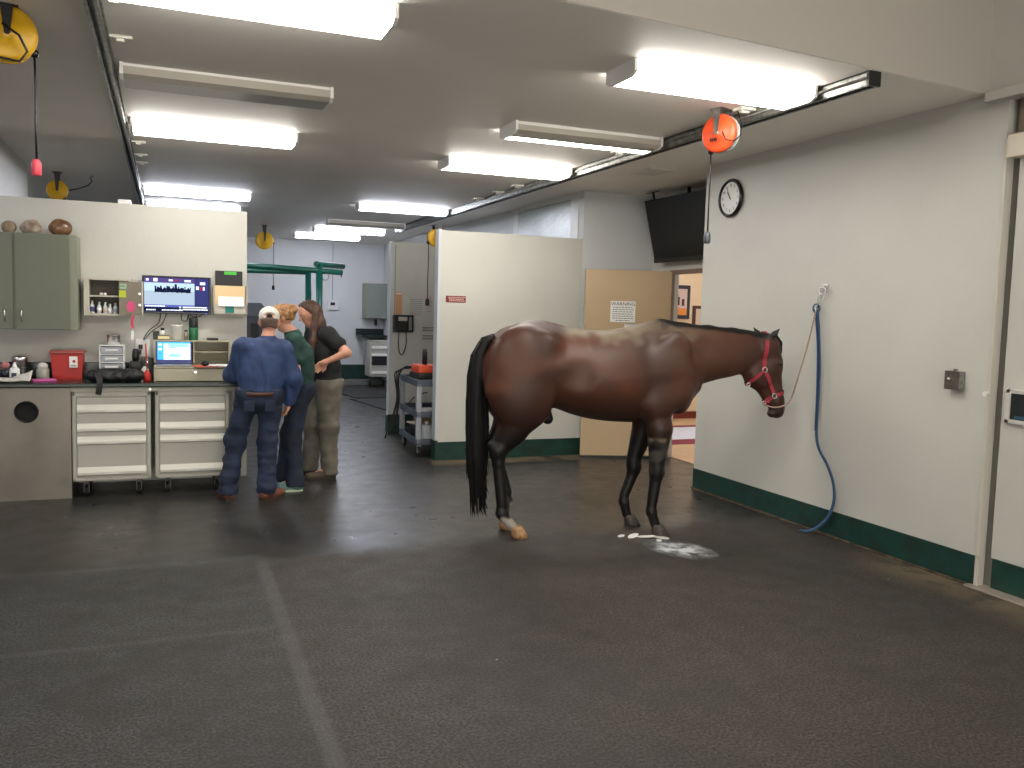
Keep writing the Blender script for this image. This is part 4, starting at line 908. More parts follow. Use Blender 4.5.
# grey equipment cabinet in the far bay
t = thing('equipment_cabinet', 'dark grey slant-topped equipment cabinet behind the counter wall end', 'cabinet', (1.12, 14.0, 0))
gd = mat('equip_grey', (86,90,98), .5)
MB().prism([(-.4, 0), (.42, 0), (.42, 1.5), (.36, 1.58), (.26, 1.70), (-.4, 1.70)], 0, .5, 'y').build('housing', gd, t); MB().box(-.38, .38, -.01, .0, .3, 1.5, .01).build('front', mat('equip_dark', (56,60,68), .5), t); MB().box(.1, .22, -.016, -.01, .5, 1.38).build('slot', black, t)
# floor mats
mt = mat('mat_black', (18,18,17), .8, bump=.5, bscale=50, rgb2=(34,34,31), vscale=30)
for (y0, y1, xa, lb) in ((15.75, 17.4, 2.9, 'black rubber mat in the far bay, farther one'), (13.75, 15.65, 3.0, 'black rubber mat in the far bay, nearer one')):
    o = MB().prism([(xa+.35, y0), (4.45, y0), (4.45, y1), (xa+.1, y1)], 0, .015, 'z').build('rubber_mat', mt); tag(o, lb, 'mat', 'rubber mats in the far bay')
# hallway pictures and rug
t = thing('framed_picture', 'dark framed picture of horses in the hallway', 'picture', (7.62, 11.99, 1.9))
MB().box(-.26, .26, -.03, 0, -.27, .27, .006).build('frame', mat('frame_navy', (40,44,60), .4), t)
pc = MB().box(-.2, .2, -.033, -.03, -.21, .21).m(1).box(-.2, .2, -.034, -.033, -.21, -.1).m(2).box(.0, .06, -.035, -.034, -.05, .08).box(.1, .15, -.035, -.034, -.06, .05).box(-.1, -.05, -.035, -.034, -.02, .12).m(3).box(-.15, -.06, -.036, -.035, .05, .12); pc.build('print', [mat('pic_sky', (196,176,170), .5), mat('pic_orange', (206,130,60), .5), mat('pic_dark', (70,44,40), .5), mat('pic_blue', (130,160,210), .5)], t)
t = thing('framed_picture', 'small dark frame right of the hallway picture', 'picture', (8.12, 11.99, 1.65)); MB().box(-.17, .17, -.03, 0, -.2, .2, .006).build('frame', mat('frame_brown', (72,48,40), .4), t); MB().box(-.12, .12, -.033, -.03, -.15, .15).build('print', mat('pic_pale', (200,180,170), .6), t)
t = thing('hallway_rug', 'maroon bordered rug with pale centre in the hallway', 'rug', (6.85, 10.2, .007))
MB().box(-.9, .9, -.7, .95, 0, .006, .002).build('border', mat('rug_maroon', (120,40,62), .9), t); MB().box(-.75, .8, -.35, .75, .006, .009).build('centre', mat('rug_pale', (196,202,216), .9), t)
# two hallway lamps (seen only through their light on the hallway wall)
light(6.6, 10.4, 0, 'on', 'hallway ceiling light beyond the doorway', em=EW, grp='hallway lights', nm='hallway_light')
# ================================================================== the horse
horse = thing('horse', 'bay horse in a red halter standing side on by right wall', 'horse', (2.9, 5.82, 0), math.radians(-11))
S = SDF((-.95, -.40, -.012), (1.80, .40, 1.70), .009)
# trunk
S.loftx([(-.755,1.30,1.14,.05,.0),(-.735,1.37,1.06,.12,0),(-.705,1.43,1.0,.165,0),(-.66,1.485,.96,.205,.1),(-.58,1.54,.95,.24,.15),(-.45,1.60,.96,.262,.2),(-.32,1.607,.97,.268,.25),(-.2,1.58,.95,.262,.3),
         (-.08,1.552,.905,.28,.25),(.05,1.54,.872,.292,.25),(.2,1.543,.852,.296,.28),(.33,1.565,.845,.28,.35),(.45,1.60,.845,.255,.45),(.56,1.625,.86,.235,.5),(.66,1.612,.89,.222,.5),
         (.76,1.58,.93,.20,.4),(.84,1.53,.97,.165,.3),(.90,1.46,1.02,.12,.1),(.945,1.36,1.1,.05,0)], k=.03)
for s_ in (-1, 1):
    S.ell((-.49, s_*.135, 1.30), (.235, .125, .26), (0, .2, 0), .06)      # croup
    S.ell((-.59, s_*.13, 1.14), (.135, .10, .26), (0, .08, 0), .05)
    S.ell((-.475, s_*.175, 1.12), (.245, .105, .33), (0, .12, 0), .025)
    S.ell((-.10, s_*.335, 1.20), (.12, .08, .16), (0, .5, 0), .06, sub=True)    # flank hollow
    S.ell((.48, s_*.285, .985), (.05, .035, .09), (0, -.9, 0), .05, sub=True)   # behind the elbow      # buttock
    S.ell((-.30, s_*.185, 1.45), (.07, .045, .05), (0, .5, 0), .10)         # point of hip
    S.ell((.62, s_*.145, 1.26), (.15, .075, .30), (0, .38, 0), .07)      # shoulder blade
    S.ell((.72, s_*.13, 1.08), (.11, .09, .12), k=.07)                   # point of shoulder
    S.ell((.56, s_*.175, 1.02), (.15, .075, .13), (0, -.3, 0), .05)      # triceps
    S.ell((.77, s_*.07, 1.02), (.07, .06, .10), k=.05)                    # breast
# near hind
def hind(v, P, k=.03):
    st, gk, hk, ft, pa = P
    S.cone((-.50, v, 1.22), (st[0], v, st[1]), .19, .125, (1, 1.55, 1), .06)
    S.cone((-.60, v, 1.10), (st[0]-.13, v, st[1]-.05), .15, .09, (1, 1.5, 1), .05)
    S.cone((st[0], v, st[1]), (gk[0], v, gk[1]), .130, .112, (1, 1.6, 1), .05)
    S.cone((gk[0], v, gk[1]), (hk[0], v, hk[1]), .108, .060, (1, 1.5, 1), .04)
    S.cone((gk[0]-.05, v, gk[1]+.04), (hk[0]-.045, v, hk[1]+.05), .045, .026, k=.03)       # hamstring cord
    S.cone((hk[0]-.01, v, hk[1]+.02), (hk[0]-.052, v, hk[1]+.055), .045, .030, k=.025)     # point of hock
    S.cone((hk[0], v, hk[1]+.01), (hk[0]+.005, v, hk[1]-.08), .055, .042, (1, 1.1, 1), .03)
    S.cone((hk[0]+.008, v, hk[1]-.08), (ft[0]-.004, v, ft[1]+.07), .044, .039, (1, 1.15, 1), .02)
    S.cone((hk[0]-.018, v, hk[1]-.04), (ft[0]-.022, v, ft[1]+.05), .024, .020, k=.02)
    S.ell((ft[0]-.006, v, ft[1]), (.049, .041, .047), k=.025)
    S.cone((ft[0], v, ft[1]-.02), (pa[0], v, pa[1]), .038, .038, k=.02)
hind(-.135, ((-.41,.97),(-.545,.80),(-.645,.635),(-.598,.185),(-.525,.085)))
hind(.115, ((-.40,.96),(-.525,.80),(-.62,.65),(-.518,.22),(-.545,.10)))
def fore(v, P):
    el, kn, ft, pa = P
    S.cone((el[0]-.01, v*.9, el[1]+.08), (el[0]+.03, v, el[1]-.12), .115, .085, (1, 1.35, 1), .05)
    S.cone((el[0]+.03, v, el[1]-.12), (kn[0], v, kn[1]+.06), .098, .059, (1, 1.15, 1), .035)
    S.ell((kn[0]+.004, v, kn[1]), (.063, .053, .066), k=.03)
    S.cone((kn[0], v, kn[1]-.05), (ft[0]+.004, v, ft[1]+.06), .044, .037, (1, 1.1, 1), .025)
    S.cone((kn[0]-.022, v, kn[1]-.04), (ft[0]-.018, v, ft[1]+.045), .023, .02, k=.02)
    S.ell((ft[0]-.004, v, ft[1]), (.044, .038, .042), k=.025)
    S.cone((ft[0], v, ft[1]-.02), (pa[0], v, pa[1]), .038, .037, k=.02)
fore(-.165, ((.55,.93),(.567,.49),(.542,.19),(.575,.085)))
fore(.155, ((.545,.93),(.495,.47),(.43,.195),(.455,.09)))
# sheath
S.cone((-.30, -.02, .99), (-.252, -.02, .868), .05, .042, k=.03)
# neck
NS = (1, 1.9, 1)
S.chain([((.72,0,1.34),.24),((.88,0,1.355),.222),((1.03,0,1.372),.192),((1.17,0,1.384),.174),((1.30,0,1.398),.156),((1.42,0,1.42),.125)], NS, .05)
S.chain([((.62,0,1.565),.055),((.8,0,1.545),.05),((1.0,0,1.54),.045),((1.2,0,1.528),.04),((1.38,0,1.505),.04)], (1, 1.6, 1), .05)   # crest
# head
S.ell((1.475, 0, 1.44), (.105, .085, .105), k=.05)
S.cone((1.50, 0, 1.43), (1.535, 0, 1.30), .10, .095, (1, 1.12, 1), .04)
S.cone((1.535, 0, 1.31), (1.60, 0, 1.02), .080, .055, (1, 1.05, 1), .04)
S.cone((1.46, 0, 1.24), (1.555, 0, 1.02), .115, .058, (1, 1.75, 1), .04)
S.ell((1.43, 0, 1.235), (.125, .068, .125), (0, -.35, 0), .04)              # cheek
for s_ in (-1, 1):
    S.ell((1.445, s_*.05, 1.235), (.095, .028, .10), (0, -.35, 0), .025)
    S.cone((1.555, s_*.058, 1.335), (1.585, s_*.042, 1.19), .022, .012, k=.03)  # facial crest
    S.ell((1.57, s_*.072, 1.335), (.030, .022, .022), k=.025)               # brow
S.cone((1.595, 0, 1.02), (1.610, 0, .955), .064, .060, (1, 1.05, 1), .03)    # muzzle
S.ell((1.612, 0, .915), (.045, .046, .038), k=.025)                         # upper lip
S.ell((1.565, 0, .915), (.036, .038, .032), k=.02)                          # lower lip
for s_ in (-1, 1):
    S.ell((1.638, s_*.036, .965), (.02, .018, .026), (0, .3, 0), .015)
    S.ell((1.652, s_*.05, .96), (.012, .014, .018), (0, .3, 0), .008, sub=True)
    S.ell((1.588, s_*.082, 1.315), (.02, .012, .014), k=.012, sub=True)
    tipx = 1.545 if s_ < 0 else 1.43
    S.cone((1.48, s_*.055, 1.50), ((1.48+tipx)/2, s_*.085, 1.545), .024, .023, (1, 1, 1), .02)
    S.cone(((1.48+tipx)/2, s_*.085, 1.545), (tipx, s_*.105, 1.588), .022, .006, (1, 1, 1), .01)
    S.ell((1.50 if s_ < 0 else 1.455, s_*.108, 1.556), (.016, .012, .028), (0, 0, 0), .006, sub=True)
# mouth line
S.cone((1.59, -.06, .905), (1.59, .06, .905), .005, .005, k=.006, sub=True)

def lin3(c): return np.array(lin(c))
def noise3(P, sc, seed=0):
    return np.array([noise.noise(Vector((p[0]*sc+seed, p[1]*sc, p[2]*sc))) for p in P])
def sstep(x, a, b):
    t = np.clip((x-a)/(b-a), 0, 1); return t*t*(3-2*t)
def horse_col(P):
    x, y, z = P[:,0], P[:,1], P[:,2]; n1 = noise3(P, 4); n2 = noise3(P, 11, 7); n3 = noise3(P, 2.2, 13)
    brown_ = lin3((98,60,44)); dark = lin3((60,35,26)); black_ = lin3((20,17,16)); tan = lin3((158,147,124)); red = lin3((124,72,47))
    C = np.tile(brown_, (len(P), 1))
    def mix(m, c):
        nonlocal C
        m = np.clip(m, 0, 1)[:,None]; C = C*(1-m)+np.array(c)*m
    mix(.6*sstep(n3, -.1, .35), dark)
    mix(.6*sstep(n1, -.1, .4)*sstep(x, .55, .35)*sstep(z, 1.0, 1.15), red)
    mix(.75*sstep(z, 1.12, .86)*sstep(x, .85, .65), dark)                           # darker towards the belly and lower limbs
    # dusty back and withers
    top = np.interp(x, [-.8,-.4,-.24,0,.2,.37,.55,.75,.9,1.1,1.4], [1.5,1.60,1.59,1.545,1.545,1.58,1.63,1.59,1.585,1.57,1.53])
    dd = top-z
    mix(.85*sstep(dd+.09*n2+.03*n1, .13, .01)*sstep(x, -.22, -.10)*(.5+.5*sstep(x, .6, .3))*sstep(x, 1.15, .7), tan)
    mix(.5*sstep(dd, .42, .05)*sstep(x, .1, .45)*sstep(x, 1.15, .85)*sstep(n1+.5*n2, -.4, .4), lin3((128,112,94)))
    mix(.5*sstep(n2+n1, .25, .6)*sstep(dd, .3, .12)*(x > .6)*(x < .95), dark)
    # black points
    lim_h = .80+.04*n1; lim_f = .74+.03*n1
    mix(sstep(z, lim_h+.10, lim_h-.10)*(x < -.2)*(x > -.9), black_)
    mix(sstep(z, lim_f+.12, lim_f-.10)*(x > .2)*(x < .9), black_)
    mix(sstep(z, 1.05, .94)*sstep(np.abs(x+.25), .10, .03)*(np.abs(y) < .07), black_)
    hd = x > 1.2
    mix(.8*sstep(z, 1.08, .99)*hd, lin3((44,33,28))); mix(sstep(z, .985, .93)*hd, black_); mix(.6*sstep(x, 1.2, 1.35)*hd, lin3((84,50,36)))
    mix(sstep(dd+.02*n2, .032, .002)*sstep(x, .5, .62), black_)                      # crest
    mix(sstep(z, 1.54, 1.56)*hd, black_); mix(.8*sstep(x, 1.575, 1.62)*sstep(z, 1.1, 1.25)*hd, lin3((60,38,30)))
    # dust on the near knee
    mix(.5*sstep(z, .74, .70)*sstep(z, .45, .52)*(y < 0)*(x > .3)*(x < .8)*sstep(n2, -.3, .2), lin3((112,106,98)))
    mix(.8*sstep(np.abs(z-.735), .02, .008)*(y < 0)*(x > .3)*(x < .8)*sstep(n2, -.1, .2), lin3((150,132,112)))
    # white pasterns of the hind feet
    mix(sstep(z, .165+.02*n2, .145+.02*n2)*(x < -.2)*(y < 0)*(x > -.62), lin3((196,188,176)))
    mix(sstep(z, .23, .20)*(x < -.2)*(y > 0)*sstep(x, -.52, -.49), lin3((196,188,176)))
    return np.clip(C*.56, 0, 1)
coat_ = attr_mat('horse_coat', .44, .10, 260); coat_.node_tree.nodes['Principled BSDF'].inputs['Specular IOR Level'].default_value = .38
body = sobj('body', S.mesh('body', 3), coat_, horse, colfn=horse_col)
# hooves
def hoof(x, y, z0, m, ang=0, tipx=.0, lab=None):
    st = [(.0, .068, .066, .012), (.03, .062, .060, .002), (.06, .054, .052, -.008), (.088, .047, .044, -.018)]
    mb = MB(); R = []
    Mx = Matrix.Translation((x, y, z0)) @ Matrix.Rotation(ang, 4, 'Y')
    for z, a, b_, ox in st:
        ring = []
        for k in range(20):
            t_ = 2*PI*k/20; c = math.cos(t_); xx = a*c*(1.1 if c > 0 else .8)+ox
            ring.append(mb.bm.verts.new(Mx @ Vector((xx, b_*math.sin(t_), z))))
        R.append(ring)
    for a, b_ in zip(R, R[1:]):
        for k in range(20): mb.bm.faces.new([a[k], a[(k+1)%20], b_[(k+1)%20], b_[k]]).smooth = True
    mb.bm.faces.new(R[0][::-1]); mb.bm.faces.new(R[-1]); o = mb.build('hoof', m, horse)
    if lab: o['label'] = lab
hm1 = mat('hoof_tan', (176,136,94), .5, rgb2=(126,92,62), vscale=30); hm2 = mat('hoof_grey', (78,72,64), .6, rgb2=(52,46,42), vscale=30)
hoof(-.485, -.135, 0, hm1, lab='tan striped hoof'); hoof(-.54, .115, .006, hm1, .35)
hoof(.60, -.165, 0, hm2); hoof(.485, .155, 0, hm2)
# eyes
em_ = mat('horse_eye', (18,12,10), .08)
for s_ in (-1, 1): MB().sphere((1.578, s_*.080, 1.318), .019, (1, .8, .9), 14).build('eye', em_, horse)
# tail: a bundle of hair
rt = random.Random(7); hair = mat('horse_hair', (10,8,8), .6, spec=.3)
mb = MB()
core = [(-.665,0,1.475),(-.735,0,1.44),(-.775,.0,1.34),(-.79,.0,1.18),(-.788,.0,1.0),(-.782,.0,.8),(-.78,.0,.6),(-.772,.0,.42),(-.762,0,.28)]
wdt = [.026,.042,.054,.062,.072,.078,.074,.056,.02]
mb.tube([Vector(c) for c in core], wdt, 14)
for i in range(330):
    a = rt.random()*2*PI; rr_ = .6+.5*rt.random(); start = rt.choice([1,2,3,3,4,4]); end_z = .16+.34*rt.random()**.8
    if rt.random() < .25: end_z = .3+.4*rt.random()
    pts = []; ph = rt.random()*6; am = .010*rt.random()
    for j in range(start, 9):
        c = core[j]; w_ = wdt[j]*rr_
        if j == 8: w_ = .055*rr_
        zz = c[2] if j < 8 else end_z
        if j < 8 and zz < end_z: break
        pts.append(Vector((c[0]+w_*math.cos(a)*1.0+am*math.sin(ph+j*1.3), w_*math.sin(a)*.85+am*math.cos(ph+j), zz)))
    pts.append(Vector((pts[-1].x+.008*math.cos(a)+.01, pts[-1].y*.9, end_z-.05)))
    if len(pts) < 3: continue
    rs = [.0055]*len(pts); rs[-1] = .0008; rs[-2] = .004; mb.tube(pts, rs, 4, False)
mb.build('tail', hair, horse)
# thin mane along the crest and forelock
mb = MB()
for i in range(240):
    x = .60+.86*rt.random(); top = float(np.interp(x, [.6,.75,.9,1.1,1.26,1.4,1.46], [1.622,1.60,1.592,1.582,1.568,1.545,1.54]))
    y0 = .012*(rt.random()-.5); side = 1 if rt.random() < .9 else -1; L_ = .015+.035*rt.random(); z0 = top-.02
    p0 = Vector((x, y0, z0)); p1 = p0+Vector((.006*(rt.random()-.3), side*.012, .014+.008*rt.random())); p2 = p1+Vector((-.012+.01*rt.random(), side*L_*.5, -L_*.35)); p3 = p2+Vector((-.012, side*.01, -L_*.6))
    mb.tube([p0, p1, p2, p3], [.004, .004, .003, .0006], 4, False)
mb.build('mane', hair, horse)
mb = MB()
for i in range(90):
    y0 = .05*(rt.random()-.5); p0 = Vector((1.50+.02*rt.random(), y0, 1.535)); p1 = p0+Vector((.04, 0, .008)); p2 = p1+Vector((.045+.012*rt.random(), y0*.4, -.06-.02*rt.random())); p3 = p2+Vector((.012*rt.random(), .0, -.05-.04*rt.random()))
    mb.tube([p0, p1, p2, p3], [.004,.004,.003,.0006], 4, False)
mb.build('forelock', hair, horse)
# red halter, laid on the head by casting points onto the body
from mathutils.bvhtree import BVHTree
bvh = BVHTree.FromPolygons([v.co.copy() for v in body.data.vertices], [tuple(p.vertices) for p in body.data.polygons])
def wrap(c, axis, rr_, a0, a1, n=24, off=.006, w_=.024, up=Vector((0,1,0))):
    # strap round the head in the plane through c with normal axis
    axis = Vector(axis).normalized(); e1 = Vector((0,1,0)); e2 = axis.cross(e1).normalized(); pts = []; nr = []
    for i in range(n+1):
        a = a0+(a1-a0)*i/n; d = e1*math.cos(a)+e2*math.sin(a)
        h, nn, _, _ = bvh.ray_cast(Vector(c)+d*rr_, -d)
        if h is None: continue
        pts.append(h+nn*off)
    return pts
hb = mat('halter_red', (150,40,54), .6, bump=.3, bscale=150)
def cast(o_, d_):
    h, nn, _, _ = bvh.ray_cast(Vector(o_), Vector(d_).normalized()); return h+nn*.007 if h else Vector(o_)
hal = thing('halter', 'x', 'x'); hal.parent = horse; del hal['category']; hal['label'] = 'red nylon halter with chrome rings'
def on(x, z, s_=-1, off=.006):      # point on the side of the head
    h, nn, _, _ = bvh.ray_cast(Vector((x, s_*.5, z)), Vector((0, -s_, 0)))
    return h+nn*off if h else Vector((x, s_*.09, z))
def strap_side(P, s_, w_=.024, n=8):
    pts = []
    for a, b_ in zip(P, P[1:]):
        for i in range(n): t_ = i/n; pts.append(on(a[0]+(b_[0]-a[0])*t_, a[1]+(b_[1]-a[1])*t_, s_))
    pts.append(on(P[-1][0], P[-1][1], s_))
    d0 = (Vector((P[-1][0]-P[0][0], 0, P[-1][1]-P[0][1]))).normalized(); sd = Vector((-d0.z, 0, d0.x))
    MB().ribbon(pts, w_, .004, sd).build('strap', hb, hal)
RG = (1.445, 1.265); NG = (1.555, 1.06); JG = (1.44, 1.045)
for s_ in (-1, 1):
    strap_side([(1.455, 1.49), (1.447, 1.39), (1.445, 1.285)], s_, .032)
    strap_side([(1.455, 1.245), (1.50, 1.17), (1.548, 1.085)], s_, .030)
    strap_side([(1.43, 1.25), (1.375, 1.195), (1.35, 1.165)], s_, .026)
    strap_side([(1.57, 1.067), (1.61, 1.078), (1.63, 1.083)], s_, .028)
    strap_side([(1.54, 1.05), (1.50, 1.025)], s_, .028)
    for (x, z) in (RG, NG):
        p = on(x, z, s_, .009); MB().torus(p, .019, .0045, (0, 1, 0)).build('ring', chrome, hal)
# over the poll, over the nose, under the jaw
q = wrap((1.455, 0, 1.44), (0.05, 0, .0) if False else (1, 0, -.1), .25, -PI*.05, -PI*.95, 20) ; 
if q[len(q)//2].z < 1.4: q = wrap((1.455, 0, 1.44), (1, 0, -.1), .25, PI*.05, PI*.95, 20)
MB().ribbon(q, .03, .004, (1, 0, 0)).build('crown_strap', hb, hal)
q = [on(1.628, 1.083, -1)]+[cast((2, y_, 1.09), (-1, 0, 0)) for y_ in (-.03, -.015, 0, .015, .03)]+[on(1.628, 1.083, 1)]
MB().ribbon(q, .028, .004, (0, 0, 1)).build('nose_strap', hb, hal)
q = [on(1.495, 1.022, -1)]+[cast((1.25, y_, 1.005), (1, 0, .03)) for y_ in (-.035, -.02, 0, .02, .035)]+[on(1.495, 1.022, 1)]; chinp = q[3].copy()
MB().ribbon(q, .026, .004, (.4, 0, 1)).build('chin_strap', hb, hal)
q = [on(1.35, 1.165, -1)]+[cast((1.15, y_, 1.0), (.2, 0, .15)) for y_ in (-.035, 0, .035)]+[on(1.35, 1.165, 1)]; thp = q[2].copy()
MB().ribbon(q, .024, .004, (.7, 0, .7)).build('throat_strap', hb, hal)
for p in (chinp+Vector((-.004,-.03,-.005)), thp+Vector((0,-.04,.005))): MB().torus(p, .014, .004, (0, 1, .3)).build('buckle', chrome, hal)
# lead rope from the chin to the wall ring
bpy.context.view_layer.update()
Mh = Matrix.Translation(horse.location) @ Matrix.Rotation(math.radians(-11), 4, 'Z')
a = Mh @ (chinp+Vector((-.004,-.035,-.02))); b_ = Vector((4.70, 5.375, 1.76))
P = [a, Mh @ Vector((1.52, -.10, .975)), Mh @ Vector((1.60, -.105, .985)), Mh @ Vector((1.67, -.09, 1.03)), (Mh @ Vector((1.67, -.09, 1.03))).lerp(b_, .35)+Vector((.0, 0, -.05)), (Mh @ Vector((1.67, -.09, 1.03))).lerp(b_, .7)+Vector((.0, 0, -.05)), b_]
lr = MB().tube(spline(P, 8), .0065, 8).build('lead_rope', mat('rope_speckled', (170,160,140), .8, rgb2=(130,74,70), vscale=160)); tag(lr, 'thin speckled lead rope running from the halter to the wall ring', 'rope')
# ================================================================== people (built facing +Y, x to their right)
skinm = mat('skin', (206,150,124), .5, var=.12, vscale=20)
def person_body(P, h=.0075, female=False):
    S = SDF((-.62, -.48, -.005), (.62, .52, 1.80), h)
    g = lambda k: np.array(P[k], float)
    pel, che, nk, hd = g('pelvis'), g('chest'), g('neck'), g('head')
    S.cone(pel, (pel+che)/2, .118, .105, (.78, 1.05, 1), .05) if not female else S.cone(pel, (pel+che)/2, .112, .096, (.80, 1.05, 1), .04)
    S.cone((pel+che)/2, che, .105, .118, (.74, 1.0, 1), .05)
    shl, shr = g('shoulder_l'), g('shoulder_r')
    S.cone(che, (shl+shr)/2-np.array((0,0,.03)), .115, .085, (.72, 1.1, 1), .05)
    S.cone(shl, shr, .056, .056, k=.05)
    S.cone((shl+shr)/2, nk, .066, .053, k=.05); S.cone(nk, hd-np.array((0,0,.05)), .052, .05, k=.03)
    for s_ in ('l', 'r'):
        sh, el, wr, ha = g('shoulder_'+s_), g('elbow_'+s_), g('wrist_'+s_), g('hand_'+s_)
        S.cone(sh, el, .052, .040, k=.04); S.cone(el, wr, .041, .026, k=.02)
        d = (ha-wr)/np.linalg.norm(ha-wr); up = np.array(P.get('palm_'+s_, (1,0,0)), float); up -= d*(up@d); up /= np.linalg.norm(up); sd = np.cross(d, up)
        palm = wr+d*.05; S.cone(wr+d*.02, palm+sd*.016, .024, .020, k=.02); S.cone(wr+d*.02, palm-sd*.018, .024, .019, k=.02)
        for i, (off, L_) in enumerate(((.032,.065), (.011,.078), (-.011,.073), (-.031,.058))):
            b0 = wr+d*.07+sd*off; b1 = b0+d*L_*.5-up*.008*(1); b2 = b1+d*L_*.4-up*L_*.32
            S.cone(b0-d*.02, b1, .0105, .0095, k=.006); S.cone(b1, b2, .0095, .008, k=.006)
        b0 = wr+d*.025+sd*.024; b1 = b0+d*.03+sd*.025-up*.008; b2 = b1+d*.032+sd*.006-up*.012
        S.cone(b0, b1, .0135, .0115, k=.01); S.cone(b1, b2, .0112, .009, k=.006)
        hp, kn, an, to = g('hip_'+s_), g('knee_'+s_), g('ankle_'+s_), g('toe_'+s_)
        S.cone(hp, kn, .092 if not female else .098, .058, k=.05); S.cone(kn, an, .056, .038, k=.03); S.cone(an, to, .036, .03, k=.03)
    # head: forward vector in the horizontal plane with a nod
    fwd = np.array(P['face'], float); fwd /= np.linalg.norm(fwd); rt_ = np.cross(fwd, (0,0,1)); rt_ /= np.linalg.norm(rt_); up = np.cross(rt_, fwd)
    pt = lambda f, r_, u: hd+fwd*f+rt_*r_+up*u
    S.ell(pt(-.012,0,.03), (.078,.078,.078), k=.03); S.cone(pt(-.03,0,.03), pt(.02,0,.035), .078, .068, k=.04)
    S.cone(pt(.02,0,-.01), pt(.03,0,-.06), .062, .040, k=.03)       # face and jaw
    S.cone(pt(.05,0,-.085), pt(.045,0,-.07), .02, .024, k=.02)       # chin
    S.cone(pt(.082,0,.015), pt(.104,0,-.018), .009, .013, k=.012)      # nose
    S.cone(pt(.072,-.02,-.046), pt(.072,.02,-.046), .009, .009, k=.012) # lips
    for q in (-1, 1):
        S.ell(pt(.088, q*.03, .012), (.014,.014,.011), k=.012, sub=True)
        S.ell(pt(-.005, q*.078, .0), (.018,.012,.028), k=.01)
        S.cone(pt(.078, q*.015, .032), pt(.068, q*.048, .03), .009, .008, k=.012)
    P['_pt'] = pt; P['_fr'] = (fwd, rt_, up)
    return S
def finish(t, S): return sobj('body', S.mesh('body', 1), skinm, t)
def cloth(amp, sc, sx=(1,1,1)):
    return lambda c: amp*(noise.noise(Vector((c[0]*sc*sx[0], c[1]*sc*sx[1], c[2]*sc*sx[2])))+.5*noise.noise(Vector((c[0]*sc*2.1*sx[0], c[1]*sc*2.1*sx[1], c[2]*sc*2.1*sx[2]+5))))
def shirt(P, pad, sleeve, hem, female=False, arm_pad=None, loose=0.0):
    S = SDF((-.62, -.48, .6), (.62, .52, 1.80), .0085); g = lambda k: np.array(P[k], float); ap = arm_pad or pad
    pel, che, nk = g('pelvis'), g('chest'), g('neck'); mid = (pel+che)/2; shl, shr = g('shoulder_l'), g('shoulder_r')
    S.cone(pel-np.array((0,0,.06)), mid, .122+pad+loose, .112+pad+loose, (.80, 1.05, 1), .05); S.cone(mid, che, .110+pad+loose, .120+pad, (.72, .98, 1), .05)
    S.cone(che, (shl+shr)/2-np.array((0,0,.03)), .117+pad, .085+pad, (.72, 1.08, 1), .05); S.cone(shl, shr, .058+pad, .058+pad, k=.05)
    S.cone((shl+shr)/2, nk+np.array((0,0,-.005)), .070+pad*.6, .058, k=.04)
    S.cut((0,0,-1), (0,0,hem))
    for s_ in ('l', 'r'):
        sh, el, wr = g('shoulder_'+s_), g('elbow_'+s_), g('wrist_'+s_)
        if sleeve >= 1:
            S.cone(sh, el, .056+ap, .047+ap, k=.05); S.cone(el, wr-(wr-el)*.06, .047+ap, .032+ap, k=.03)
        else: S.cone(sh, sh+(el-sh)*sleeve, .056+ap, .054+ap, k=.04)
    return S
def trousers(P, pad, waist, flare=0.0, female=False, r=(.105,.075,.062)):
    S = SDF((-.5, -.4, .0), (.5, .4, 1.1), .0085); g = lambda k: np.array(P[k], float); pel = g('pelvis')
    S.cone(pel-np.array((0,0,.06)), pel+np.array((0,0,.12)), .128+pad, .120+pad, (.80, 1.05, 1), .04)
    for s_ in ('l', 'r'):
        hp, kn, an = g('hip_'+s_), g('knee_'+s_), g('ankle_'+s_)
        S.cone(hp, kn, r[0]+pad, r[1]+pad, k=.04); S.cone(kn, (kn+an)/2, r[1]+pad, r[2]+pad+flare*.3, k=.04); S.cone((kn+an)/2, an+np.array((0,0,-.015)), r[2]+pad+flare*.3, r[2]+pad+flare, k=.03)
        if female: S.ell(hp+np.array((0,-.055,.03)), (.095,.085,.10), k=.05)
        else: S.ell(hp+np.array((0,-.04,.03)), (.085,.075,.09), k=.05)
    S.cut((0,0,1), (0,0,waist)); S.cut((0,0,-1), (0,0,.05)); return S
def shoe(t, an, to, m, sole, nm='shoe', w_=.045, boot=False):
    an = np.array(an, float); to = np.array(to, float); d = to-an; d[2] = 0; d /= np.linalg.norm(d); s_ = np.array((d[1], -d[0], 0))
    S = SDF(np.minimum(an, to)-.11, np.maximum(an, to)+.11, .007)
    heel = an*np.array((1,1,0))-d*.025+np.array((0,0,.045)); tip = to*np.array((1,1,0))+d*.035+np.array((0,0,.038))
    S.cone(heel, (heel+tip)/2, .042, .044, (1,1,1), .03); S.cone((heel+tip)/2, tip, .046, .034 if boot else .04, (1,1,1.1), .03)
    S.cone(heel+np.array((0,0,.02)), an+np.array((0,0,.03)), .044, .042, k=.03)
    S.cut((0,0,-1), (0,0,.014)); o = sobj(nm, S.mesh(nm, 1), m, t)
    pts = []
    for k in range(24):
        a = 2*PI*k/24; L_ = np.linalg.norm(tip-heel)/2; c = (heel+tip)/2
        q = c+d*(L_+.042)*math.cos(a)+s_*(.045+.006*math.cos(a))*math.sin(a); pts.append((q[0], q[1]))
    MB().prism(pts, .0, .022, 'z').build('sole', sole, o)
    if boot: MB().prism([((heel-d*.035+s_*.035*x+d*.06*y)[0], (heel-d*.035+s_*.035*x+d*.06*y)[1]) for x, y in ((-1,0),(1,0),(1,1),(-1,1))], 0, .03, 'z').build('heel', sole, o)
    return o
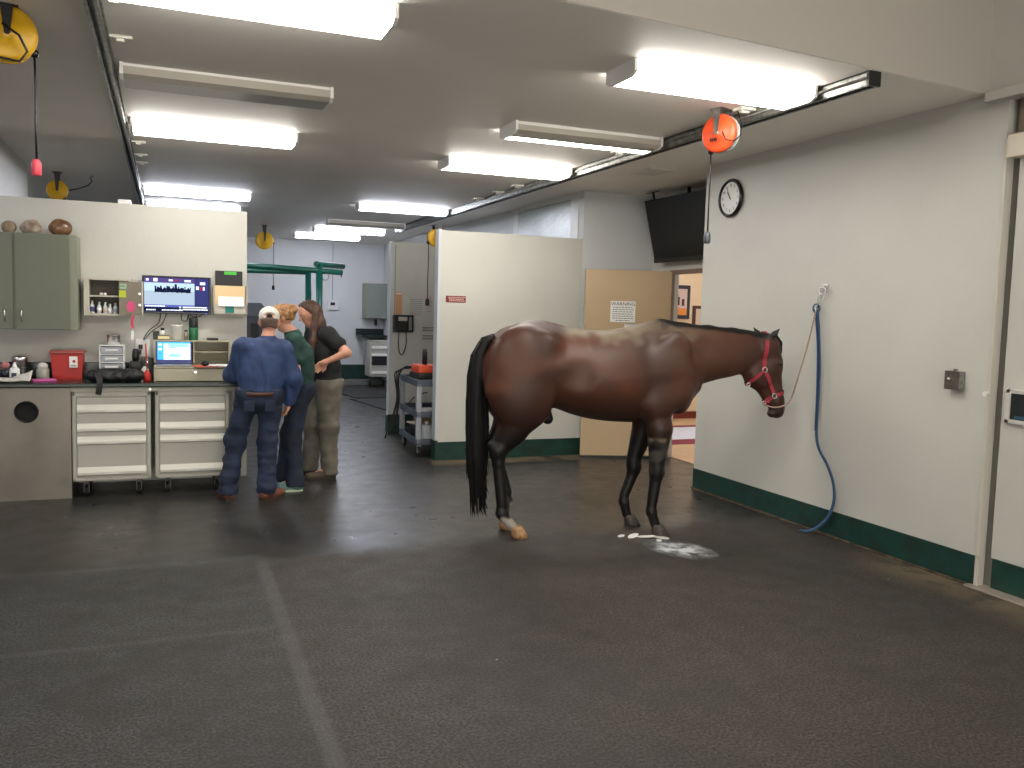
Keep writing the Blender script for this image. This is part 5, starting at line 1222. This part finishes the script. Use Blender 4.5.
def eyes(t, P):
    pt = P['_pt']
    for q in (-1, 1): MB().sphere(pt(.070, q*.03, .010), .0105, n=10).m(1).sphere(pt(.078, q*.03, .009), .0048, n=8).build('eye', [mat('eye_white', (226,222,214), .3), mat('eye_dark', (44,30,22), .2)], t)
denim = mat('denim_dark', (38,52,80), .8, rgb2=(22,31,50), vscale=7, bump=.25, bscale=300)
denim2 = mat('denim_navy', (32,42,64), .8, rgb2=(22,28,44), vscale=8, bump=.25, bscale=300)
belt = mat('belt_brown', (70,42,30), .5)
def ellipse_ring(c, a, b, h0, h1, th=.004):
    mb = MB(); n = 40; R = []
    for (rr2, z) in ((0, h0), (th, h0), (th, h1), (0, h1)):
        R.append([mb.bm.verts.new((c[0]+(a+rr2)*math.cos(2*PI*k/n), c[1]+(b+rr2)*math.sin(2*PI*k/n), c[2]+z)) for k in range(n)])
    for i in range(4):
        A, B = R[i], R[(i+1)%4]
        for k in range(n): mb.bm.faces.new([A[k], A[(k+1)%n], B[(k+1)%n], B[k]]).smooth = True
    return mb

# ---- man in the cap, back to us
P = dict(pelvis=(0,0,.93), chest=(.03,.05,1.19), neck=(.065,.075,1.38), head=(.075,.12,1.505), shoulder_l=(-.135,.05,1.295), shoulder_r=(.19,.04,1.285),
    elbow_l=(-.232,.12,1.05), wrist_l=(-.19,.36,1.02), hand_l=(-.15,.44,1.00), elbow_r=(.285,.01,1.03), wrist_r=(.245,.06,.83), hand_r=(.225,.09,.75), palm_r=(1,.2,0), palm_l=(0,0,1),
    hip_l=(-.105,0,.89), hip_r=(.10,0,.89), knee_l=(-.20,.06,.49), knee_r=(.065,.03,.49), ankle_l=(-.26,-.005,.09), ankle_r=(.06,-.06,.09), toe_l=(-.31,.13,.04), toe_r=(.16,.05,.04), face=(-.02,.9,-.35))
man = thing('person', 'person in white cap, blue shirt and jeans, seen from behind', 'person', (.74, 7.60, 0), math.radians(-6))
S = person_body(P); finish(man, S); eyes(man, P)
sobj('shirt', shirt(P, .018, 1, .930, loose=.010, arm_pad=.020).mesh('shirt', 1), mat('shirt_blue', (46,68,110), .75, rgb2=(33,50,88), vscale=9, bump=.3, bscale=220), man, fn=cloth(.010, 11, (1.8,1.8,.5)))
sobj('jeans', trousers(P, .002, .955, .012, r=(.097,.082,.068)).mesh('jeans', 1), denim, man, fn=lambda c: (1 if c[2] < .8 else .15)*.02*noise.noise(Vector((c[0]*6, c[1]*6, c[2]*(12 if c[2] < .6 else 6))))+.010*noise.noise(Vector((c[0]*10, c[1]*10, c[2]*(26 if c[2] < .45 else 10)))))
ellipse_ring((0,.0,.914), .184, .146, -.02, .016).build('belt', belt, man)
for sx in (-1, 1): MB().box(sx*.085-.043, sx*.085+.043, -.146, -.130, .77, .86, .005).build('back_pocket', denim, man)
bt = mat('boot_leather', (112,68,48), .5); bs = mat('boot_sole', (60,42,32), .7)
for s_ in 'lr': shoe(man, P['ankle_'+s_], P['toe_'+s_], bt, bs, 'boot', boot=True)
pt = P['_pt']; f_, r_, u_ = P['_fr']
S = SDF(np.array(P['head'])-.16, np.array(P['head'])+.2, .006)
S.cone(pt(-.035,0,.045), pt(.02,0,.05), .086, .078, k=.03); S.ell(pt(-.01,0,.075), (.075,.075,.065), k=.03)
S.cut(tuple(-np.array(u_)+.12*np.array(f_)), tuple(pt(-.04,0,.012))); S.ell(pt(-.118,0,.028), (.05,.032,.024), k=.006, sub=True)
cap = sobj('cap', S.mesh('cap', 1), mat('cap_white', (208,206,200), .8, bump=.3, bscale=200), man)
MB().sphere(pt(-.092,0,.032), .03, (1,1,.75)).build('cap_opening', mat('cap_dark', (26,26,28), .8), cap)
MB().prism([(-.07,.06),(.07,.06),(.065,.12),(.03,.15),(-.03,.15),(-.065,.12)], -.002, .003, 'z', Matrix.Translation(Vector(pt(0,0,.03))) @ Matrix(((r_[0],f_[0],u_[0],0),(r_[1],f_[1],u_[1],0),(r_[2],f_[2],u_[2],0),(0,0,0,1)))).build('cap_bill', MATS['cap_white'], cap)
S = SDF(np.array(P['head'])-.16, np.array(P['head'])+.2, .006); S.cone(pt(-.03,0,.01), pt(-.02,0,-.02), .081, .068, k=.03); S.cut(tuple(np.array(f_)), tuple(pt(.012,0,0))); S.cut(tuple(-np.array(u_)), tuple(pt(0,0,-.055)))
sobj('hair', S.mesh('hair', 1), mat('hair_grey', (110,92,80), .8), man)
S = SDF((-.1,-.1,1.2), (.3,.3,1.6), .007); nk = np.array(P['neck']); S.cone(nk+(0,-.012,-.035), nk+(0,0,.012), .078, .066, k=.02); S.cut((0,0,1), tuple(nk+(0,0,.02)))
sobj('collar', S.mesh('collar', 1), MATS['shirt_blue'], man)

def hair_strands(name, t, roots, m, r0=.006, n=1):
    mb = MB()
    for pts in roots: 
        rs = [r0]*len(pts); rs[-1] = r0*.2; mb.tube(pts, rs, 5, False)
    return mb.build(name, m, t)

# ---- woman in the green polo, facing left, leaning in
P = dict(pelvis=(0,-.055,.955), chest=(0,-.04,1.215), neck=(0,.025,1.42), head=(.0,.10,1.545), shoulder_l=(-.155,-.02,1.34), shoulder_r=(.155,.0,1.34),
    elbow_l=(-.215,-.04,1.09), wrist_l=(-.14,.19,1.04), hand_l=(-.06,.29,1.09), elbow_r=(.19,.07,1.08), wrist_r=(.10,.28,1.10), hand_r=(.05,.34,1.12), palm_l=(0,0,1), palm_r=(0,0,1),
    hip_l=(-.09,-.055,.90), hip_r=(.09,-.055,.90), knee_l=(-.10,-.01,.49), knee_r=(.10,.05,.50), ankle_l=(-.12,-.03,.09), ankle_r=(.14,.10,.09), toe_l=(-.13,.12,.04), toe_r=(.14,.26,.04), face=(-.08,.9,-.35))
w1 = thing('person', 'person with blond bun in dark green polo and navy jeans', 'person', (1.07, 7.95, 0), math.radians(76))
S = person_body(P, female=True); finish(w1, S); eyes(w1, P)
gp = mat('polo_green', (22,66,58), .75, rgb2=(16,50,46), vscale=9, bump=.25, bscale=250)
sobj('polo_shirt', shirt(P, .012, .58, .935, loose=.006, arm_pad=.016).mesh('polo_shirt', 1), gp, w1, fn=cloth(.010, 9))
S = SDF((-.2,-.15,1.25), (.2,.25,1.6), .007); nk = np.array(P['neck']); S.cone(nk+(0,-.02,-.035), nk+(0,0,.012), .082, .068, k=.02); S.cut((0,.25,1), tuple(nk+(0,0,.018)))
sobj('collar', S.mesh('collar', 1), gp, w1)
sobj('jeans', trousers(P, .006, .97, .028, True, r=(.10,.068,.055)).mesh('jeans', 1), denim2, w1, fn=cloth(.009, 9))
ellipse_ring((0,-.055,.928), .170, .134, -.015, .015).build('belt', belt, w1)
sn = mat('sneaker_green', (128,170,140), .6, rgb2=(90,120,150), vscale=30); ss = mat('sneaker_sole', (196,214,180), .6)
for s_ in 'lr': shoe(w1, P['ankle_'+s_], P['toe_'+s_], sn, ss, 'sneaker')
pt = P['_pt']; f_, r_, u_ = P['_fr']
def haircap(pt, f_, u_, head, back=-.0, low=-.02, pad=0.0):
    S = SDF(np.array(head)-.2, np.array(head)+.2, .006)
    S.ell(pt(-.012,0,.04), (.092+pad,.09+pad,.088+pad), k=.03); S.cone(pt(-.045,0,.03), pt(.015,0,.05), .082+pad, .074+pad, k=.03)
    n_ = np.array(f_)*.86-np.array(u_)*.5; S.cut(tuple(n_), tuple(pt(.052,0,.065))); S.cut(tuple(-np.array(u_)*.9+np.array(f_)*.45), tuple(pt(-.04,0,low)))
    return S
blond = mat('hair_blond', (178,132,82), .55, rgb2=(110,74,44), vscale=26, bump=.5, bscale=90)
S = haircap(pt, f_, u_, P['head'], low=-.03); S.ell(pt(-.115,.0,.045), (.042,.042,.038), k=.02); S.ell(pt(-.13,.02,.06), (.028,.028,.028), k=.01); S.ell(pt(-.12,-.025,.035), (.028,.028,.028), k=.01)
sobj('hair', S.mesh('hair', 1), blond, w1, fn=lambda c: .006*noise.noise(Vector((c[0]*60, c[1]*25, c[2]*60))))

# ---- woman in black, hand on hip, long brown hair
P = dict(pelvis=(0,-.05,.975), chest=(0,-.01,1.24), neck=(0,.05,1.455), head=(0,.12,1.585), shoulder_l=(-.17,-.02,1.395), shoulder_r=(.155,.03,1.395),
    elbow_l=(-.335,-.15,1.235), wrist_l=(-.275,.03,1.15), hand_l=(-.235,.10,1.09), elbow_r=(.22,.10,1.14), wrist_r=(.10,.24,1.10), hand_r=(.05,.32,1.10), palm_l=(1,0,0), palm_r=(0,0,1),
    hip_l=(-.10,-.05,.92), hip_r=(.10,-.05,.92), knee_l=(-.10,-.05,.50), knee_r=(.11,.03,.51), ankle_l=(-.11,-.06,.09), ankle_r=(.13,.07,.09), toe_l=(-.12,.11,.04), toe_r=(.14,.24,.04), face=(-.05,.9,-.40))
w2 = thing('person', 'person with long brown hair, black shirt and khakis, hand on hip', 'person', (1.39, 8.42, 0), math.radians(97))
S = person_body(P, female=True); finish(w2, S); eyes(w2, P)
bk = mat('shirt_black', (20,21,23), .8, bump=.25, bscale=250)
sobj('shirt', shirt(P, .018, .5, .89, loose=.014, arm_pad=.020).mesh('shirt', 1), bk, w2, fn=cloth(.012, 8))
kh = mat('khaki_grey', (112,108,98), .8, rgb2=(92,88,78), vscale=8, bump=.2, bscale=250)
sobj('trousers', trousers(P, .012, .97, .006, True, r=(.118,.084,.066)).mesh('trousers', 1), kh, w2, fn=lambda c: .010*noise.noise(Vector((c[0]*8, c[1]*8, c[2]*14))))
hk_ = mat('shoe_brown', (74,64,50), .7); hs_ = mat('shoe_sole_dark', (52,46,40), .7)
for s_ in 'lr': shoe(w2, P['ankle_'+s_], P['toe_'+s_], hk_, hs_, 'shoe')
pt = P['_pt']; f_, r_, u_ = P['_fr']; brownh = mat('hair_brown', (84,52,36), .5, rgb2=(48,30,22), vscale=24, bump=.5, bscale=90)
hp_ = np.array(P['head'])
S2 = SDF(hp_-(.22,.26,.62), hp_+(.2,.22,.2), .0075)
S2.ell(pt(-.012,0,.04), (.092,.09,.088), k=.03); S2.cone(pt(-.045,0,.03), pt(.015,0,.05), .083, .075, k=.03)
S2.cut(tuple(np.array(f_)*.9-np.array(u_)*.43), tuple(pt(.025,0,.045))); S2.cut(tuple(-np.array(u_)*.9+np.array(f_)*.5), tuple(pt(-.02,0,-.06)))
S2.chain([(hp_+(0,-.065,.03),.065),(hp_+(-.02,-.09,-.07),.060),(hp_+(-.04,-.125,-.18),.060),(hp_+(-.06,-.15,-.30),.050),(hp_+(-.07,-.155,-.40),.022)], (.75,1.2,1), .04)
S2.chain([(hp_+(-.08,-.035,.01),.026),(hp_+(-.095,-.03,-.12),.030),(hp_+(-.115,-.01,-.26),.034),(hp_+(-.13,.02,-.40),.028),(hp_+(-.13,.03,-.48),.010)], (1,1,1), .03)
sobj('hair', S2.mesh('hair', 1), brownh, w2, fn=lambda c: .008*noise.noise(Vector((c[0]*45, c[1]*45, c[2]*6))))
# the clipboard of papers they are looking at
t = thing('paper_sheet', 'white paper held between the people in front of their hands', 'paper', (.93, 7.98, 1.14), math.radians(20)); t['category'] = 'paper'
Mx = Matrix.Rotation(.5, 4, 'X'); MB().box(-.11, .11, -.14, .14, 0, .002, 0, Mx).build('sheet', paper, t); MB().box(-.10, .10, -.15, .145, -.006, 0, .002, Mx).build('backing', mat('clip_dark', (50,44,38), .5), t)
